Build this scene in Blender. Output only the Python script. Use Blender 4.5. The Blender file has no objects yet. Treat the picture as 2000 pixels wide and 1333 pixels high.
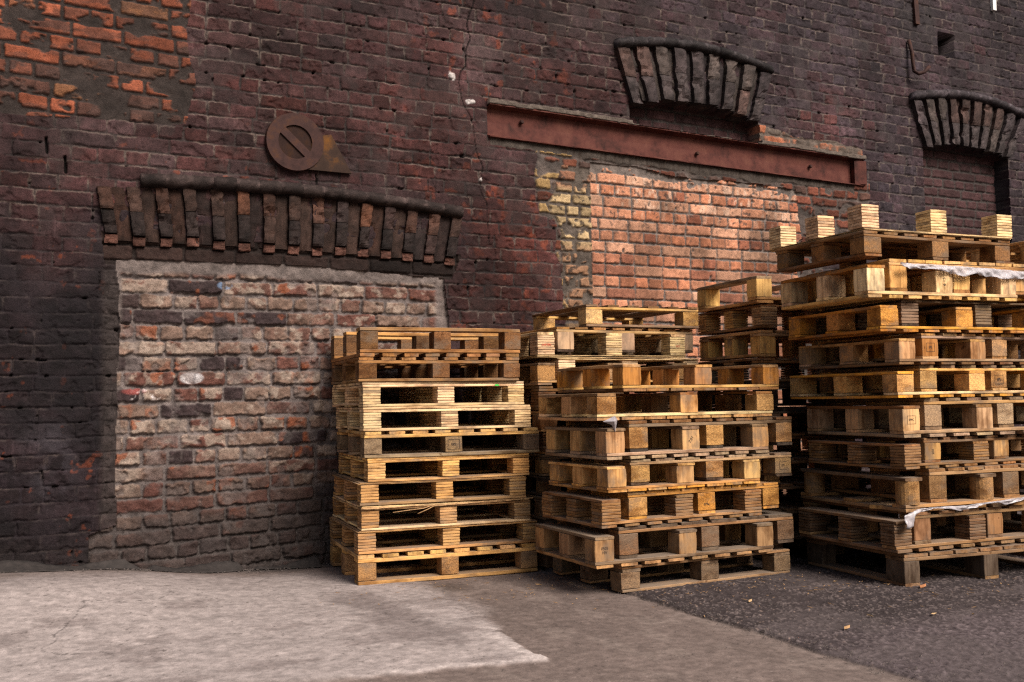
import bpy, math, random
import numpy as np
from mathutils import Matrix, Vector

# ------------------------------------------------------------------ camera, light
SC = bpy.context.scene
COL = SC.collection
R = math.radians

yaw, pit, rol = R(27.1), R(3.43), R(-0.9)
look = Vector((math.sin(yaw)*math.cos(pit), math.cos(yaw)*math.cos(pit), math.sin(pit)))
right = Vector((math.cos(yaw), -math.sin(yaw), 0))
up = right.cross(look)
r2 = right*math.cos(rol) + up*math.sin(rol)
u2 = -right*math.sin(rol) + up*math.cos(rol)
cam = bpy.data.cameras.new('camera')
co = bpy.data.objects.new('camera', cam)
COL.objects.link(co)
m = Matrix.Identity(4)
for i in range(3):
    m[i][0] = r2[i]; m[i][1] = u2[i]; m[i][2] = -look[i]
m[0][3], m[1][3], m[2][3] = 0.0, -5.25, 0.855
co.matrix_world = m
cam.sensor_width = 36; cam.lens = 34.99
cam.clip_start = 0.05; cam.clip_end = 400
cam.dof.use_dof = True; cam.dof.focus_distance = 5.1; cam.dof.aperture_fstop = 7.0
SC.camera = co

SUN_AZ = R(163)      # compass style: 0 = +y, 90 = +x ; where the light comes from
SUN_EL = R(42)
w = bpy.data.worlds.new("World"); SC.world = w; w.use_nodes = True
nt = w.node_tree; bg = nt.nodes['Background']
sky = nt.nodes.new('ShaderNodeTexSky'); sky.sky_type = 'NISHITA'; sky.sun_disc = False
sky.sun_elevation = SUN_EL; sky.sun_rotation = SUN_AZ
sky.dust_density = 6.0; sky.air_density = 1.0; sky.ozone_density = 0.6
nt.links.new(sky.outputs[0], bg.inputs[0]); bg.inputs[1].default_value = 0.075
sun = bpy.data.lights.new('sun', 'SUN'); sun.energy = 4.2; sun.angle = R(30); sun.color = (1, 0.90, 0.81)
so = bpy.data.objects.new('sun', sun); COL.objects.link(so)
sd = Vector((math.sin(SUN_AZ)*math.cos(SUN_EL), math.cos(SUN_AZ)*math.cos(SUN_EL), math.sin(SUN_EL)))
so.rotation_euler = sd.to_track_quat('Z', 'Y').to_euler(); so.location = (6, -12, 10)
SC.view_settings.view_transform = 'Standard'; SC.view_settings.look = 'None'
SC.render.engine = 'CYCLES'; SC.cycles.use_denoising = False; SC.cycles.pixel_filter_type = 'BLACKMAN_HARRIS'; SC.cycles.filter_width = 1.25
SC.cycles.max_bounces = 6; SC.cycles.sample_clamp_indirect = 4
SC.view_settings.gamma = 1; SC.view_settings.exposure = 0.42

# ------------------------------------------------------------------ numpy noise
_rng = np.random.default_rng(7)
_T = _rng.random((256, 256)).astype(np.float32)
def vn(x, y):
    xi = np.floor(x).astype(np.int64); yi = np.floor(y).astype(np.int64)
    fx = (x-xi).astype(np.float32); fy = (y-yi).astype(np.float32)
    fx = fx*fx*(3-2*fx); fy = fy*fy*(3-2*fy)
    a = _T[xi & 255, yi & 255]; b = _T[(xi+1) & 255, yi & 255]
    c = _T[xi & 255, (yi+1) & 255]; d = _T[(xi+1) & 255, (yi+1) & 255]
    return (a*(1-fx)+b*fx)*(1-fy) + (c*(1-fx)+d*fx)*fy
def fbm(x, y, sc, oc=4, sd=0.0, gain=0.5):
    """0..1, mean .5"""
    s = 0; a = 1; t = 0; f = sc
    for o in range(oc):
        s = s + a*vn(x*f+17.3*o+sd*7.7, y*f+9.1*o+sd*3.3); t += a; a *= gain; f *= 2.03
    return s/t
def hs(a, b, k=0):
    return _T[(a*73+b*31+k*57+11) & 255, (b*91-a*17+k*23+5) & 255]
def ss(e0, e1, x):
    t = np.clip((x-e0)/(e1-e0), 0, 1); return t*t*(3-2*t)
def mix(a, b, t):
    t = np.asarray(t)[..., None] if np.ndim(t) else t
    return a*(1-t)+b*t
def C3(*c): return np.array(c, dtype=np.float32)
def inpoly(x, z, P):
    r = np.zeros(x.shape, bool); n = len(P)
    for i in range(n):
        x1, z1 = P[i]; x2, z2 = P[(i+1) % n]
        if z1 == z2: continue
        c = ((z1 > z) != (z2 > z)) & (x < (x2-x1)*(z-z1)/(z2-z1)+x1); r ^= c
    return r
def segdist(x, z, P):
    d = np.full(x.shape, 9.0, np.float32)
    for (x1, z1), (x2, z2) in zip(P[:-1], P[1:]):
        t = np.clip(((x-x1)*(x2-x1)+(z-z1)*(z2-z1))/((x2-x1)**2+(z2-z1)**2), 0, 1)
        d = np.minimum(d, np.hypot(x-x1-t*(x2-x1), z-z1-t*(z2-z1)))
    return d

# ------------------------------------------------------------------ materials
def newmat(name):
    mt = bpy.data.materials.new(name); mt.use_nodes = True
    n = mt.node_tree.nodes; l = mt.node_tree.links
    return mt, n, l, n['Principled BSDF']
def ramp(n, stops):
    r = n.new('ShaderNodeValToRGB'); e = r.color_ramp.elements
    while len(e) < len(stops): e.new(0.5)
    for i, (p, c) in enumerate(stops):
        e[i].position = p; e[i].color = tuple(c)+(1,) if len(c) == 3 else c
    return r
def mixc(n, l, a, b, fac, mode='MIX'):
    x = n.new('ShaderNodeMix'); x.data_type = 'RGBA'; x.blend_type = mode
    for sock, v in ((x.inputs[6], a), (x.inputs[7], b), (x.inputs[0], fac)):
        if hasattr(v, 'links') or hasattr(v, 'is_linked'): l.new(v, sock)
        else: sock.default_value = v
    return x.outputs[2]
def noise(n, l, vec, scale, detail=4, rough=0.55):
    t = n.new('ShaderNodeTexNoise'); t.inputs['Scale'].default_value = scale
    t.inputs['Detail'].default_value = detail; t.inputs['Roughness'].default_value = rough
    if vec is not None: l.new(vec, t.inputs['Vector'])
    return t.outputs['Fac']
def bump(n, l, h, strength, dist, bsdf):
    b = n.new('ShaderNodeBump'); b.inputs['Strength'].default_value = strength
    b.inputs['Distance'].default_value = dist; l.new(h, b.inputs['Height']); l.new(b.outputs[0], bsdf.inputs['Normal'])

def masonry_mat(name, rough=0.88, bs=0.6, sc=1.0, spec=0.12, contrast=0.5):
    mt, n, l, b = newmat(name)
    at = n.new('ShaderNodeAttribute'); at.attribute_name = 'tint'
    tc = n.new('ShaderNodeTexCoord')
    f1 = noise(n, l, tc.outputs['Object'], 160*sc, 5, 0.7)
    f2 = noise(n, l, tc.outputs['Object'], 24*sc, 5, 0.6)
    f3 = noise(n, l, tc.outputs['Object'], 420*sc, 3, 0.7)
    r3 = ramp(n, [(0.3, (1-contrast*0.9,)*3), (0.5, (1.0,)*3), (0.72, (1+contrast*0.9,)*3)]); l.new(f3, r3.inputs[0])
    r1 = ramp(n, [(0.25, (1-contrast,)*3), (0.5, (1.0,)*3), (0.78, (1+contrast*0.75,)*3)]); l.new(f1, r1.inputs[0])
    r2_ = ramp(n, [(0.3, (0.72,)*3), (0.7, (1.25,)*3)]); l.new(f2, r2_.inputs[0])
    c = mixc(n, l, at.outputs['Color'], r1.outputs[0], 1.0, 'MULTIPLY')
    c = mixc(n, l, c, r2_.outputs[0], 1.0, 'MULTIPLY')
    c = mixc(n, l, c, r3.outputs[0], 1.0, 'MULTIPLY')
    l.new(c, b.inputs['Base Color']); b.inputs['Roughness'].default_value = rough
    b.inputs['Specular IOR Level'].default_value = spec
    bump(n, l, f1, bs, 0.006, b)
    return mt
M_BRICK = masonry_mat('weathered_brick', 0.72, 0.7)
M_GROUND = masonry_mat('weathered_ground', 0.85, 0.16, 1.0, contrast=0.30)

def wood_mat(name, kind):
    mt, n, l, b = newmat(name)
    at = n.new('ShaderNodeAttribute'); at.attribute_name = 'gr'
    oi = n.new('ShaderNodeObjectInfo')
    ad = n.new('ShaderNodeVectorMath'); ad.operation = 'ADD'
    mu = n.new('ShaderNodeMath'); mu.operation = 'MULTIPLY'; mu.inputs[1].default_value = 37.0
    l.new(oi.outputs['Random'], mu.inputs[0]); l.new(at.outputs['Vector'], ad.inputs[0]); l.new(mu.outputs[0], ad.inputs[1])
    def mp(s):
        m_ = n.new('ShaderNodeVectorMath'); m_.operation = 'MULTIPLY'; m_.inputs[1].default_value = s
        l.new(ad.outputs[0], m_.inputs[0]); return m_.outputs[0]
    base = oi.outputs['Color']
    if kind == 'chip':
        v = n.new('ShaderNodeTexVoronoi'); v.inputs['Scale'].default_value = 1; l.new(mp((260, 260, 380)), v.inputs['Vector'])
        rc = ramp(n, [(0.0, (0.6,)*3), (0.45, (0.92,)*3), (0.8, (1.08, 1.06, 1.0)), (1.0, (1.4, 1.36, 1.25))])
        sp = n.new('ShaderNodeSeparateColor'); l.new(v.outputs['Color'], sp.inputs[0]); l.new(sp.outputs[0], rc.inputs[0])
        c = mixc(n, l, base, rc.outputs[0], 1.0, 'MULTIPLY'); h = sp.outputs[0]; bs_, bd_ = 0.8, 0.004
    elif kind == 'ply':
        f = noise(n, l, mp((3, 3, 150)), 1, 3, 0.6)
        rc = ramp(n, [(0.3, (0.5, 0.42, 0.34)), (0.45, (0.95,)*3), (0.7, (1.15, 1.12, 1.05))]); l.new(f, rc.inputs[0])
        c = mixc(n, l, base, rc.outputs[0], 1.0, 'MULTIPLY'); h = f; bs_, bd_ = 0.5, 0.003
    else:
        f = noise(n, l, mp((2.2, 75, 75)), 1, 5, 0.62)
        rc = ramp(n, [(0.28, (0.55, 0.48, 0.4)), (0.48, (0.95,)*3), (0.72, (1.22, 1.2, 1.15))]); l.new(f, rc.inputs[0])
        c = mixc(n, l, base, rc.outputs[0], 1.0, 'MULTIPLY'); h = f; bs_, bd_ = 0.45, 0.002
    # blotches, dirt, knots
    g = noise(n, l, mp((7, 16, 16)), 1, 4, 0.6)
    rg = ramp(n, [(0.36, (0.38, 0.31, 0.26)), (0.52, (1, 1, 1)), (0.8, (1.18, 1.14, 1.05))]); l.new(g, rg.inputs[0])
    c = mixc(n, l, c, rg.outputs[0], 0.8, 'MULTIPLY')
    wg = noise(n, l, mp((5, 9, 9)), 1, 5, 0.65)
    rw = ramp(n, [(0.5, (0, 0, 0)), (0.64, (0.7,)*3)]); l.new(wg, rw.inputs[0])
    c = mixc(n, l, c, (0.17, 0.125, 0.088, 1), rw.outputs[0])
    k = noise(n, l, mp((28, 55, 55)), 1, 2, 0.5)
    rk = ramp(n, [(0.24, (0.35, 0.27, 0.2)), (0.3, (1, 1, 1))]); l.new(k, rk.inputs[0])
    c = mixc(n, l, c, rk.outputs[0], 0.8, 'MULTIPLY')
    # grey dust that settles on faces turned up
    ge = n.new('ShaderNodeNewGeometry'); sx = n.new('ShaderNodeSeparateXYZ'); l.new(ge.outputs['Normal'], sx.inputs[0])
    ru = ramp(n, [(0.6, (0, 0, 0)), (0.95, (0.55,)*3)]); l.new(sx.outputs[2], ru.inputs[0])
    c = mixc(n, l, c, (0.2, 0.17, 0.145, 1), ru.outputs[0])
    l.new(c, b.inputs['Base Color']); b.inputs['Roughness'].default_value = 0.75
    b.inputs['Specular IOR Level'].default_value = 0.1
    bump(n, l, h, bs_, bd_, b)
    return mt
M_WOOD = wood_mat('sawn_wood', 'wood'); M_CHIP = wood_mat('pressed_chipboard', 'chip'); M_PLY = wood_mat('laminated_wood', 'ply')

def flatmat(name, col, rough=0.7, sc=30, var=0.4, metal=0.0, col2=None, bs=0.3, spec=0.4):
    mt, n, l, b = newmat(name); tc = n.new('ShaderNodeTexCoord')
    f = noise(n, l, tc.outputs['Object'], sc, 6, 0.65)
    a = tuple(c*(1-var) for c in col)+(1,); c2 = tuple((col2 or tuple(c*(1+var) for c in col)))+(1,)
    rc = ramp(n, [(0.3, a), (0.5, tuple(col)+(1,)), (0.7, c2)]); l.new(f, rc.inputs[0])
    l.new(rc.outputs[0], b.inputs['Base Color']); b.inputs['Roughness'].default_value = rough
    b.inputs['Metallic'].default_value = metal; b.inputs['Specular IOR Level'].default_value = spec
    bump(n, l, f, bs, 0.003, b); return mt
M_SLOTSHADE = flatmat('rust_slot_shade', (0.024, 0.013, 0.011), 0.85, 12, 0.4, 0.0, (0.035, 0.016, 0.008), spec=0.1)  # rust darkened to stand for shade in the plate's recessed slots
M_RUST = flatmat('rusted_iron', (0.038, 0.018, 0.016), 0.75, 18, 0.4, 0.0, (0.060, 0.025, 0.013), spec=0.15)
M_RUSTO = flatmat('orange_rust', (0.032, 0.018, 0.013), 0.8, 9, 0.35, 0.0, (0.11, 0.045, 0.010), spec=0.15)
M_BEAM = flatmat('red_oxide_paint', (0.072, 0.021, 0.016), 0.7, 9, 0.7, 0.0, (0.10, 0.036, 0.025), spec=0.15)
M_PLAST = flatmat('milky_plastic', (0.60, 0.58, 0.62), 0.25, 30, 0.12, spec=0.7)
M_PLAST.node_tree.nodes['Principled BSDF'].inputs['Transmission Weight'].default_value = 0.45
M_PLAST.node_tree.nodes['Principled BSDF'].inputs['IOR'].default_value = 1.15
M_PLASG = flatmat('dusty_plastic', (0.30, 0.28, 0.30), 0.35, 40, 0.4, spec=0.6)
M_TAR = flatmat('tar_felt', (0.020, 0.016, 0.015), 0.85, 30, 0.5)
M_INK = flatmat('black_ink', (0.03, 0.02, 0.015), 0.8, 200, 0.3)
M_REDINK = flatmat('red_ink', (0.5, 0.06, 0.03), 0.8, 200, 0.3)
M_GREEN = flatmat('green_paint', (0.04, 0.45, 0.06), 0.6, 100, 0.2)
M_CHIPW = flatmat('splinter_wood', (0.36, 0.215, 0.10), 0.8, 60, 0.4)
M_WHITE = flatmat('white_paint', (0.7, 0.7, 0.68), 0.6, 40, 0.15)

# ------------------------------------------------------------------ object helpers
def tag(o, label=None, cat=None, group=None, kind=None):
    if label: o['label'] = label
    if cat: o['category'] = cat
    if group: o['group'] = group
    if kind: o['kind'] = kind
    return o
def link(o, parent=None):
    COL.objects.link(o)
    if parent is not None: o.parent = parent
    return o
def empty(name, loc=(0, 0, 0), rz=0.0):
    o = bpy.data.objects.new(name, None); o.location = loc; o.rotation_euler = (0, 0, rz); o.empty_display_size = 0.1
    return link(o)
def meshobj(name, verts, faces, mat, parent=None, smooth=False, attrs=None):
    me = bpy.data.meshes.new(name); me.from_pydata([tuple(v) for v in verts], [], faces)
    me.materials.append(mat)
    if smooth: me.polygons.foreach_set('use_smooth', [True]*len(me.polygons))
    if attrs:
        for k, (typ, data) in attrs.items():
            a = me.attributes.new(k, typ, 'POINT'); a.data.foreach_set('vector' if typ == 'FLOAT_VECTOR' else 'color', np.asarray(data, np.float32).ravel())
    me.update()
    return link(bpy.data.objects.new(name, me), parent)
def tint(o, data3):
    me = o.data; a = me.attributes.new('tint', 'FLOAT_COLOR', 'POINT')
    d = np.ones((len(me.vertices), 4), np.float32); d[:, :3] = data3; a.data.foreach_set('color', d.ravel())

def gridobjs(P, colr, region, specs, mat):
    """P (nz,nx,3), colr (nz,nx,3), region (nz-1,nx-1) ints: one mesh per spec id."""
    nz, nx = P.shape[:2]
    idx = np.arange(nz*nx, dtype=np.int64).reshape(nz, nx)
    q = np.stack([idx[:-1, :-1], idx[:-1, 1:], idx[1:, 1:], idx[1:, :-1]], -1)
    out = {}
    for rid, (name, parent) in specs.items():
        f = q[region == rid]
        if len(f) == 0: continue
        used, inv = np.unique(f.ravel(), return_inverse=True)
        me = bpy.data.meshes.new(name)
        me.vertices.add(len(used)); me.vertices.foreach_set('co', P.reshape(-1, 3)[used].astype(np.float32).ravel())
        me.loops.add(len(inv)); me.loops.foreach_set('vertex_index', inv.astype(np.int32))
        nf = len(f); me.polygons.add(nf)
        me.polygons.foreach_set('loop_start', np.arange(0, nf*4, 4, dtype=np.int32))
        me.polygons.foreach_set('use_smooth', np.ones(nf, bool))
        me.materials.append(mat)
        a = me.attributes.new('tint', 'FLOAT_COLOR', 'POINT')
        d = np.ones((len(used), 4), np.float32); d[:, :3] = colr.reshape(-1, 3)[used]
        a.data.foreach_set('color', d.ravel())
        me.update(calc_edges=True); me.validate()
        out[rid] = link(bpy.data.objects.new(name, me), parent)
    return out

# ------------------------------------------------------------------ the brick wall
def frange(a, b, s): return np.arange(a, b, s)
xs = np.concatenate([frange(-2.5, -0.25, 0.015), frange(-0.25, 2.6, 0.0047), frange(2.6, 5.2, 0.0058), frange(5.2, 7.9, 0.0074), frange(7.9, 11.5, 0.02)])
zs = np.concatenate([frange(-0.12, 4.35, 0.0049), frange(4.35, 5.6, 0.016)])
X, Z = np.meshgrid(xs.astype(np.float32), zs.astype(np.float32))

def bricks(X, Z, course, pitch, x0, z0, sd, joint=0.011, rad=0.012, jit=0.012, edge=0.004, rowj=0.003, mixh=True, soft=0.006):
    """returns (mask 0..1, row, idx, px, pz, sdf)."""
    Zw = Z + (fbm(X, Z*0, 1.3, 3, sd)-0.5)*rowj*4
    row = np.floor((Zw-z0)/course).astype(np.int64)
    zb = z0+row*course
    pit_ = np.where(row % 2 == 0, pitch*2, pitch) if mixh else np.full(row.shape, pitch*2)
    off = hs(row, row*0+3, sd)*pitch
    u = (X-x0-off)/pit_; i = np.floor(u).astype(np.int64)
    def bd(i): return x0+off+i*pit_+(hs(i, row, sd+1)-0.5)*2*jit
    lo = bd(i); i = np.where(X < lo, i-1, i); hi = bd(i+1); i = np.where(X >= hi, i+1, i); lo = bd(i); hi = bd(i+1)
    cx = (lo+hi)/2; hw = (hi-lo)/2-joint/2
    hh = course/2-joint/2
    px = X-cx; pz = Zw-(zb+course/2) + (hs(i, row, sd+5)-0.5)*0.004
    nn = (fbm(X, Z, 22, 3, sd+2)-0.5)*2*edge + (fbm(X, Z, 70, 2, sd+4)-0.5)*2*edge*0.5
    qx = np.abs(px)-hw+rad; qz = np.abs(pz)-hh+rad
    sdf = np.hypot(np.maximum(qx, 0), np.maximum(qz, 0))+np.minimum(np.maximum(qx, qz), 0)-rad+nn
    return ss(soft*0.4, -soft, sdf), row, i, px, pz, sdf

warpx = (fbm(X, Z, 5, 4, 1)-0.5); warpz = (fbm(X, Z, 5, 4, 2)-0.5)
Xw, Zw = X+warpx*0.07, Z+warpz*0.07
Xs, Zs = X+warpx*0.012, Z+warpz*0.012

# ---- main brickwork
wq = (fbm(X, Z, 9, 3, 3)-0.5)*0.012; wr = (fbm(X, Z, 8, 3, 4)-0.5)*0.014
k0, row0, id0, px0, pz0, sd0 = bricks(X+wq, Z+wr, 0.0752, 0.1235, -2.6, -0.12, 0, joint=0.0055, rad=0.007, edge=0.0075, jit=0.018, soft=0.0042)
rnd = hs(id0, row0, 9); rnd2 = hs(id0, row0, 12); rnd3 = hs(id0, row0, 15)
big = fbm(X, Z, 0.9, 4, 5); mid = fbm(X, Z, 4, 4, 6); fine = fbm(X, Z, 30, 3, 8)
maroon = C3(0.068, 0.031, 0.032); dark = C3(0.032, 0.024, 0.030); red = C3(0.115, 0.035, 0.026); purp = C3(0.050, 0.041, 0.052); grey = C3(0.062, 0.049, 0.051)
bc = mix(maroon, grey, rnd[..., None]*0.75)if False else maroon[None, None]*(1-rnd[..., None]*0.55)+grey*rnd[..., None]*0.55
redm = ss(0.7, 0.95, rnd2)*0.4 + ss(0.75, 0.2, np.hypot((X-1.75)/1.3, (Z-2.45)/0.5))*0.4 + ss(0.75, 0.25, np.hypot((X-2.65)/0.75, (Z-1.65)/0.75))*0.85 + ss(.6, .1, np.hypot((X-3.1)/0.8, (Z-2.85)/0.3))*0.5
bc = mix(bc, red, np.clip(redm, 0, 1)*(0.4+0.6*rnd3))
pm = ss(3.8, 5.4, X+Z*0.3)*0.8+ss(0.12, 0.0, np.abs(X-2.9))*0.0
bc = mix(bc, purp, np.clip(pm*(0.55+0.45*rnd), 0, 1))
bc = mix(bc, C3(0.105, 0.036, 0.03), ss(4.7, 5.1, X)*ss(5.9, 5.2, X)*ss(3.15, 2.95, Z)*ss(2.6, 2.75, Z)*0.8*rnd2)
lowl = ss(0.9, 0.45, X+(mid-0.5)*0.5)*ss(2.1, 1.25, Z+(mid-0.5)*0.6)
bc = mix(bc, dark*0.5*(0.6+0.8*big[..., None]), np.clip(lowl*(0.7+0.3*rnd2), 0, 1))
bc = mix(bc, C3(0.26, 0.07, 0.028), ss(0.725, 0.78, fbm(X, Z, 17, 4, 21))*ss(2.2, 1.0, X)*ss(2.5, 1.9, Z)*0.45)      # spalls showing fresh clay
bc = mix(bc, C3(0.22, 0.06, 0.03), ss(0.66, 0.74, fbm(X, Z, 13, 4, 27))*0.5*ss(1.8, 2.4, X)*ss(3.4, 3.0, X))
big2 = fbm(X, Z, 1.7, 5, 24)
bc = bc*(0.55+0.85*mid[..., None])*(0.6+0.8*fine[..., None])*(0.68+0.6*hs(id0, row0, 23))[..., None]*(0.35+1.15*big2[..., None])
streak = fbm(X*1.0, Z*0.10, 130, 3, 31)
bc = mix(bc, bc*1.55+0.008, ss(0.55, 0.75, streak)*0.5*ss(0.4, 0.7, mid))
mort = C3(0.060, 0.046, 0.045)*(0.5+0.8*mid[..., None])*(0.45+1.0*big2[..., None])
mort = mix(mort, dark*0.85, np.clip(lowl*0.92, 0, 1)); mort = mix(mort, C3(0.078, 0.066, 0.068), ss(3.5, 5, X)*0.8)
# dusty light arris on the joints
lip = np.exp(-((sd0+0.0005)/0.0035)**2)*ss(0.36, 0.6, fbm(X, Z, 11, 3, 33))*ss(-0.034, 0.015, pz0)
col = mix(mort, bc, k0)
col = mix(col, C3(0.23, 0.185, 0.16), lip*0.6*(1-0.6*lowl))
H = k0*(0.0075+0.007*(rnd3-0.5)) + (fbm(X, Z, 45, 3, 40)-0.5)*0.0035 + (fine-0.5)*0.004*k0
H += (px0*(hs(id0, row0, 18)-0.5)*0.04 + pz0*(hs(id0, row0, 19)-0.5)*0.09)*k0
chp = ss(0.60, 0.66, fbm(X, Z, 19, 4, 26)); H -= chp*0.006*k0; bc_ = 0
smear = ss(0.56, 0.7, fbm(X, Z, 6, 4, 44))
H = H*(1-smear*0.6)+0.007*smear*0.6; col = mix(col, mort*1.05, smear*0.45)
# eroded pits at a few perpends
pit_m = ss(0.78, 0.84, fbm(X, Z, 26, 2, 46))*(1-k0)
H -= pit_m*0.02; col = mix(col, C3(0.01, 0.008, 0.008), pit_m*0.9)
# bottom of wall: soot and grey cement dust
gr_l = ss(0.34, 0.02, Z+(mid-0.5)*0.25); col = mix(col, C3(0.030, 0.025, 0.024)*(0.6+0.8*fine[..., None]), gr_l*0.8)
soot = np.clip(ss(0.42, 0.62, fbm(X, Z*0.8, 2.6, 5, 25))*ss(0.9, 0.4, X)*ss(2.3, 1.2, Z)+0.45*ss(0.5, 0.7, fbm(X, Z*0.5, 2.0, 5, 28)), 0, 1); col = mix(col, C3(0.012, 0.010, 0.012)*(0.6+0.8*fine[..., None]), soot*0.72)
wash = ss(.16, .02, np.abs(X-0.22+(mid-.5)*.12))*ss(0.35, 0.5, Z)*ss(0.85, 0.7, Z)*ss(.4, .7, fbm(X, Z, 12, 4, 49))
col = mix(col, C3(0.085, 0.077, 0.09), wash*0.4)
REG = np.zeros(X.shape, np.int8)

# ---- orange repair, top left
inO = inpoly(Xw, Zw, [(-3, 2.22), (-0.2, 2.24), (0.3, 2.27), (0.82, 2.3), (0.86, 2.5), (0.83, 2.75), (0.9, 3.4), (-3, 3.4)])
ko, ro, io, pxo, pzo, so_ = bricks(X, Z+X*0.03, 0.078, 0.125, -2.6, 0.03, 60, joint=0.015, rad=0.007, edge=0.005, soft=0.005)
ra = hs(io, ro, 61)
oc = C3(0.255, 0.088, 0.050)*(0.55+0.75*ra[..., None]); oc = mix(oc, C3(0.20, 0.10, 0.055), ss(0.85, 0.95, hs(io, ro, 63)))
cov = np.clip(ss(0.58, 0.66, fbm(X, Z*1.6, 9, 5, 64)+0.16*(hs(io, ro, 65)-0.5)+0.12*ss(2.6, 2.35, Z)), 0, 1)
oc = mix(oc, C3(0.085, 0.05, 0.042), np.clip(ss(0.42, 0.55, hs(io, ro, 66)*0.6+0.4*mid)*0.9*ss(3.0, 2.65, Z+0.3*ra)+ss(.5,.62,fbm(X, Z*2, 12, 4, 69))*.5, 0, 1))
omort = C3(0.046, 0.036, 0.033)*(0.55+0.9*fbm(X, Z, 14, 4, 67)[..., None])
kk = ko*(1-cov)
oc = mix(omort, oc*(0.7+0.6*fine[..., None]), kk)
col = np.where(inO[..., None], oc, col)
H = np.where(inO, kk*0.010+0.004+(fbm(X, Z, 18, 4, 68)-0.5)*0.014, H)

# ---- stained zone round the left arch
arch1 = ss(0.22, 0.02, np.abs(Z-1.78))*ss(0.25, 0.42, X)*ss(2.5, 2.3, X)
col = mix(col, dark*0.8, arch1*0.75*(0.6+0.4*mid))
bz = inpoly(Xs, Zs, [(0.44, 1.56), (0.42, 1.72), (2.36, 1.70), (2.30, 1.56)])
kb, rb, ib, _, _, _ = bricks(X, Z, 0.08, 0.125, 0, 1.58, 70, joint=0.012, edge=0.006)
col = np.where(bz[..., None], mix(C3(0.03, 0.022, 0.02), C3(0.036, 0.022, 0.019)*(0.4+hs(ib, rb, 71)[..., None])*(0.4+1.1*mid[..., None]), kb), col)
H = np.where(bz, -0.012+kb*0.012+(fine-0.5)*0.01, H)

# ---- left infill
Xi = X+warpx*0.035*ss(0.2, 0.3, Z)
in1 = inpoly(Xi, Zs, [(0.50, 1.585), (0.505, 0.9), (0.495, 0.275), (0.38, 0.235), (0.36, -0.3), (2.27, -0.3), (2.26, 0.6), (2.275, 1.2), (2.25, 1.565), (1.4, 1.60)])
ki, ri, ii, pxi, pzi, sdi = bricks(X, Z+(X-0.5)*(-0.035)*ss(0.7, 0.1, Z), 0.0789, 0.1277, 0.46, 0.005, 80, joint=0.0125, rad=0.010, jit=0.018, edge=0.0095, rowj=0.005, soft=0.0055)
a1, a2, a3, a4 = hs(ii, ri, 81), hs(ii, ri, 82), hs(ii, ri, 83), hs(ii, ri, 84)
tan = C3(0.165, 0.110, 0.086); rdb = C3(0.125, 0.055, 0.043); dkb = C3(0.040, 0.027, 0.028); lime = C3(0.40, 0.32, 0.265)
b1 = mix(tan[None, None]*np.ones(X.shape+(1,)), rdb, ss(0.4, 0.75, a1*0.6+0.4*fbm(X, Z, 10, 4, 79))); b1 = mix(b1, dkb, ss(0.84, 0.9, a2))
b1 = b1*(0.45+1.1*fbm(X, Z, 35, 4, 85)[..., None])
lm = ss(0.48, 0.64, fbm(X, Z*1.3, 24, 5, 86)+(a3-0.5)*0.34+pzi*1.2)*ss(0.42, 0.62, Z+(mid-0.5)*0.5)*ss(0.9, 0.8, a2)
b1 = mix(b1, lime*(0.55+0.5*fbm(X, Z, 50, 3, 87)[..., None]), lm*0.72)
b1 = mix(b1, C3(0.24, 0.075, 0.035), ss(0.60, 0.68, fbm(X, Z, 14, 3, 88))*ss(0.6, 0.8, a4)*0.8)
m1 = C3(0.115, 0.096, 0.092)*(0.35+1.15*fbm(X, Z, 20, 5, 89)[..., None])
low = ss(0.62, 0.22, Z+(mid-0.5)*0.3)
b1 = mix(b1, C3(0.040, 0.031, 0.030)*(0.7+0.6*fine[..., None]), low*0.92); b1 = mix(b1, C3(0.085, 0.03, 0.023), low*ss(0.28, 0.36, Z)*ss(0.6, 0.8, a3)*0.9)
m1 = mix(m1, C3(0.036, 0.030, 0.029), low*0.8)
smr = ss(0.57, 0.66, fbm(X, Z, 11, 5, 78))*0.75; ki = ki*(1-smr*0.75)
c1 = mix(m1*1.25, b1, ki)
# a white, a blue and a red painted brick
c1 = mix(c1, C3(0.7, 0.68, 0.7)*(.4+.8*fbm(X, Z, 60, 3, 91)[..., None]), ki*ss(0.065, 0.05, np.hypot(X-0.855, (Z-0.995)*1.9))*.8)
c1 = mix(c1, C3(0.72, 0.66, 0.66), ki*ss(0.09, 0.06, np.hypot(X-0.63, (Z-0.91)*2.3))*ss(.45, .6, fbm(X, Z, 40, 4, 92)))
c1 = mix(c1, C3(0.33, 0.075, 0.065), ki*0.75*ss(0.07, 0.04, np.hypot(X-0.58, (Z-0.93)*3.5))*.8)
c1 = mix(c1, C3(0.14, 0.20, 0.31), ki*0.8*ss(0.045, 0.035, np.hypot(X-1.02, (Z-1.475)*1.9))*ss(.4, .5, fbm(X, Z, 30, 3, 93)))
dm = np.clip(1-(sdi/-0.03), 0, 1)
h1 = -0.028 + ki*(0.016+(a4-0.5)*0.013) + (px_ := pxi)*(a2-0.5)*0.09*ki + pzi*(a1-0.5)*0.22*ki + (fbm(X, Z, 28, 4, 94)-0.5)*0.017 + (fbm(X, Z, 75, 2, 95)-0.5)*0.004
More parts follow.
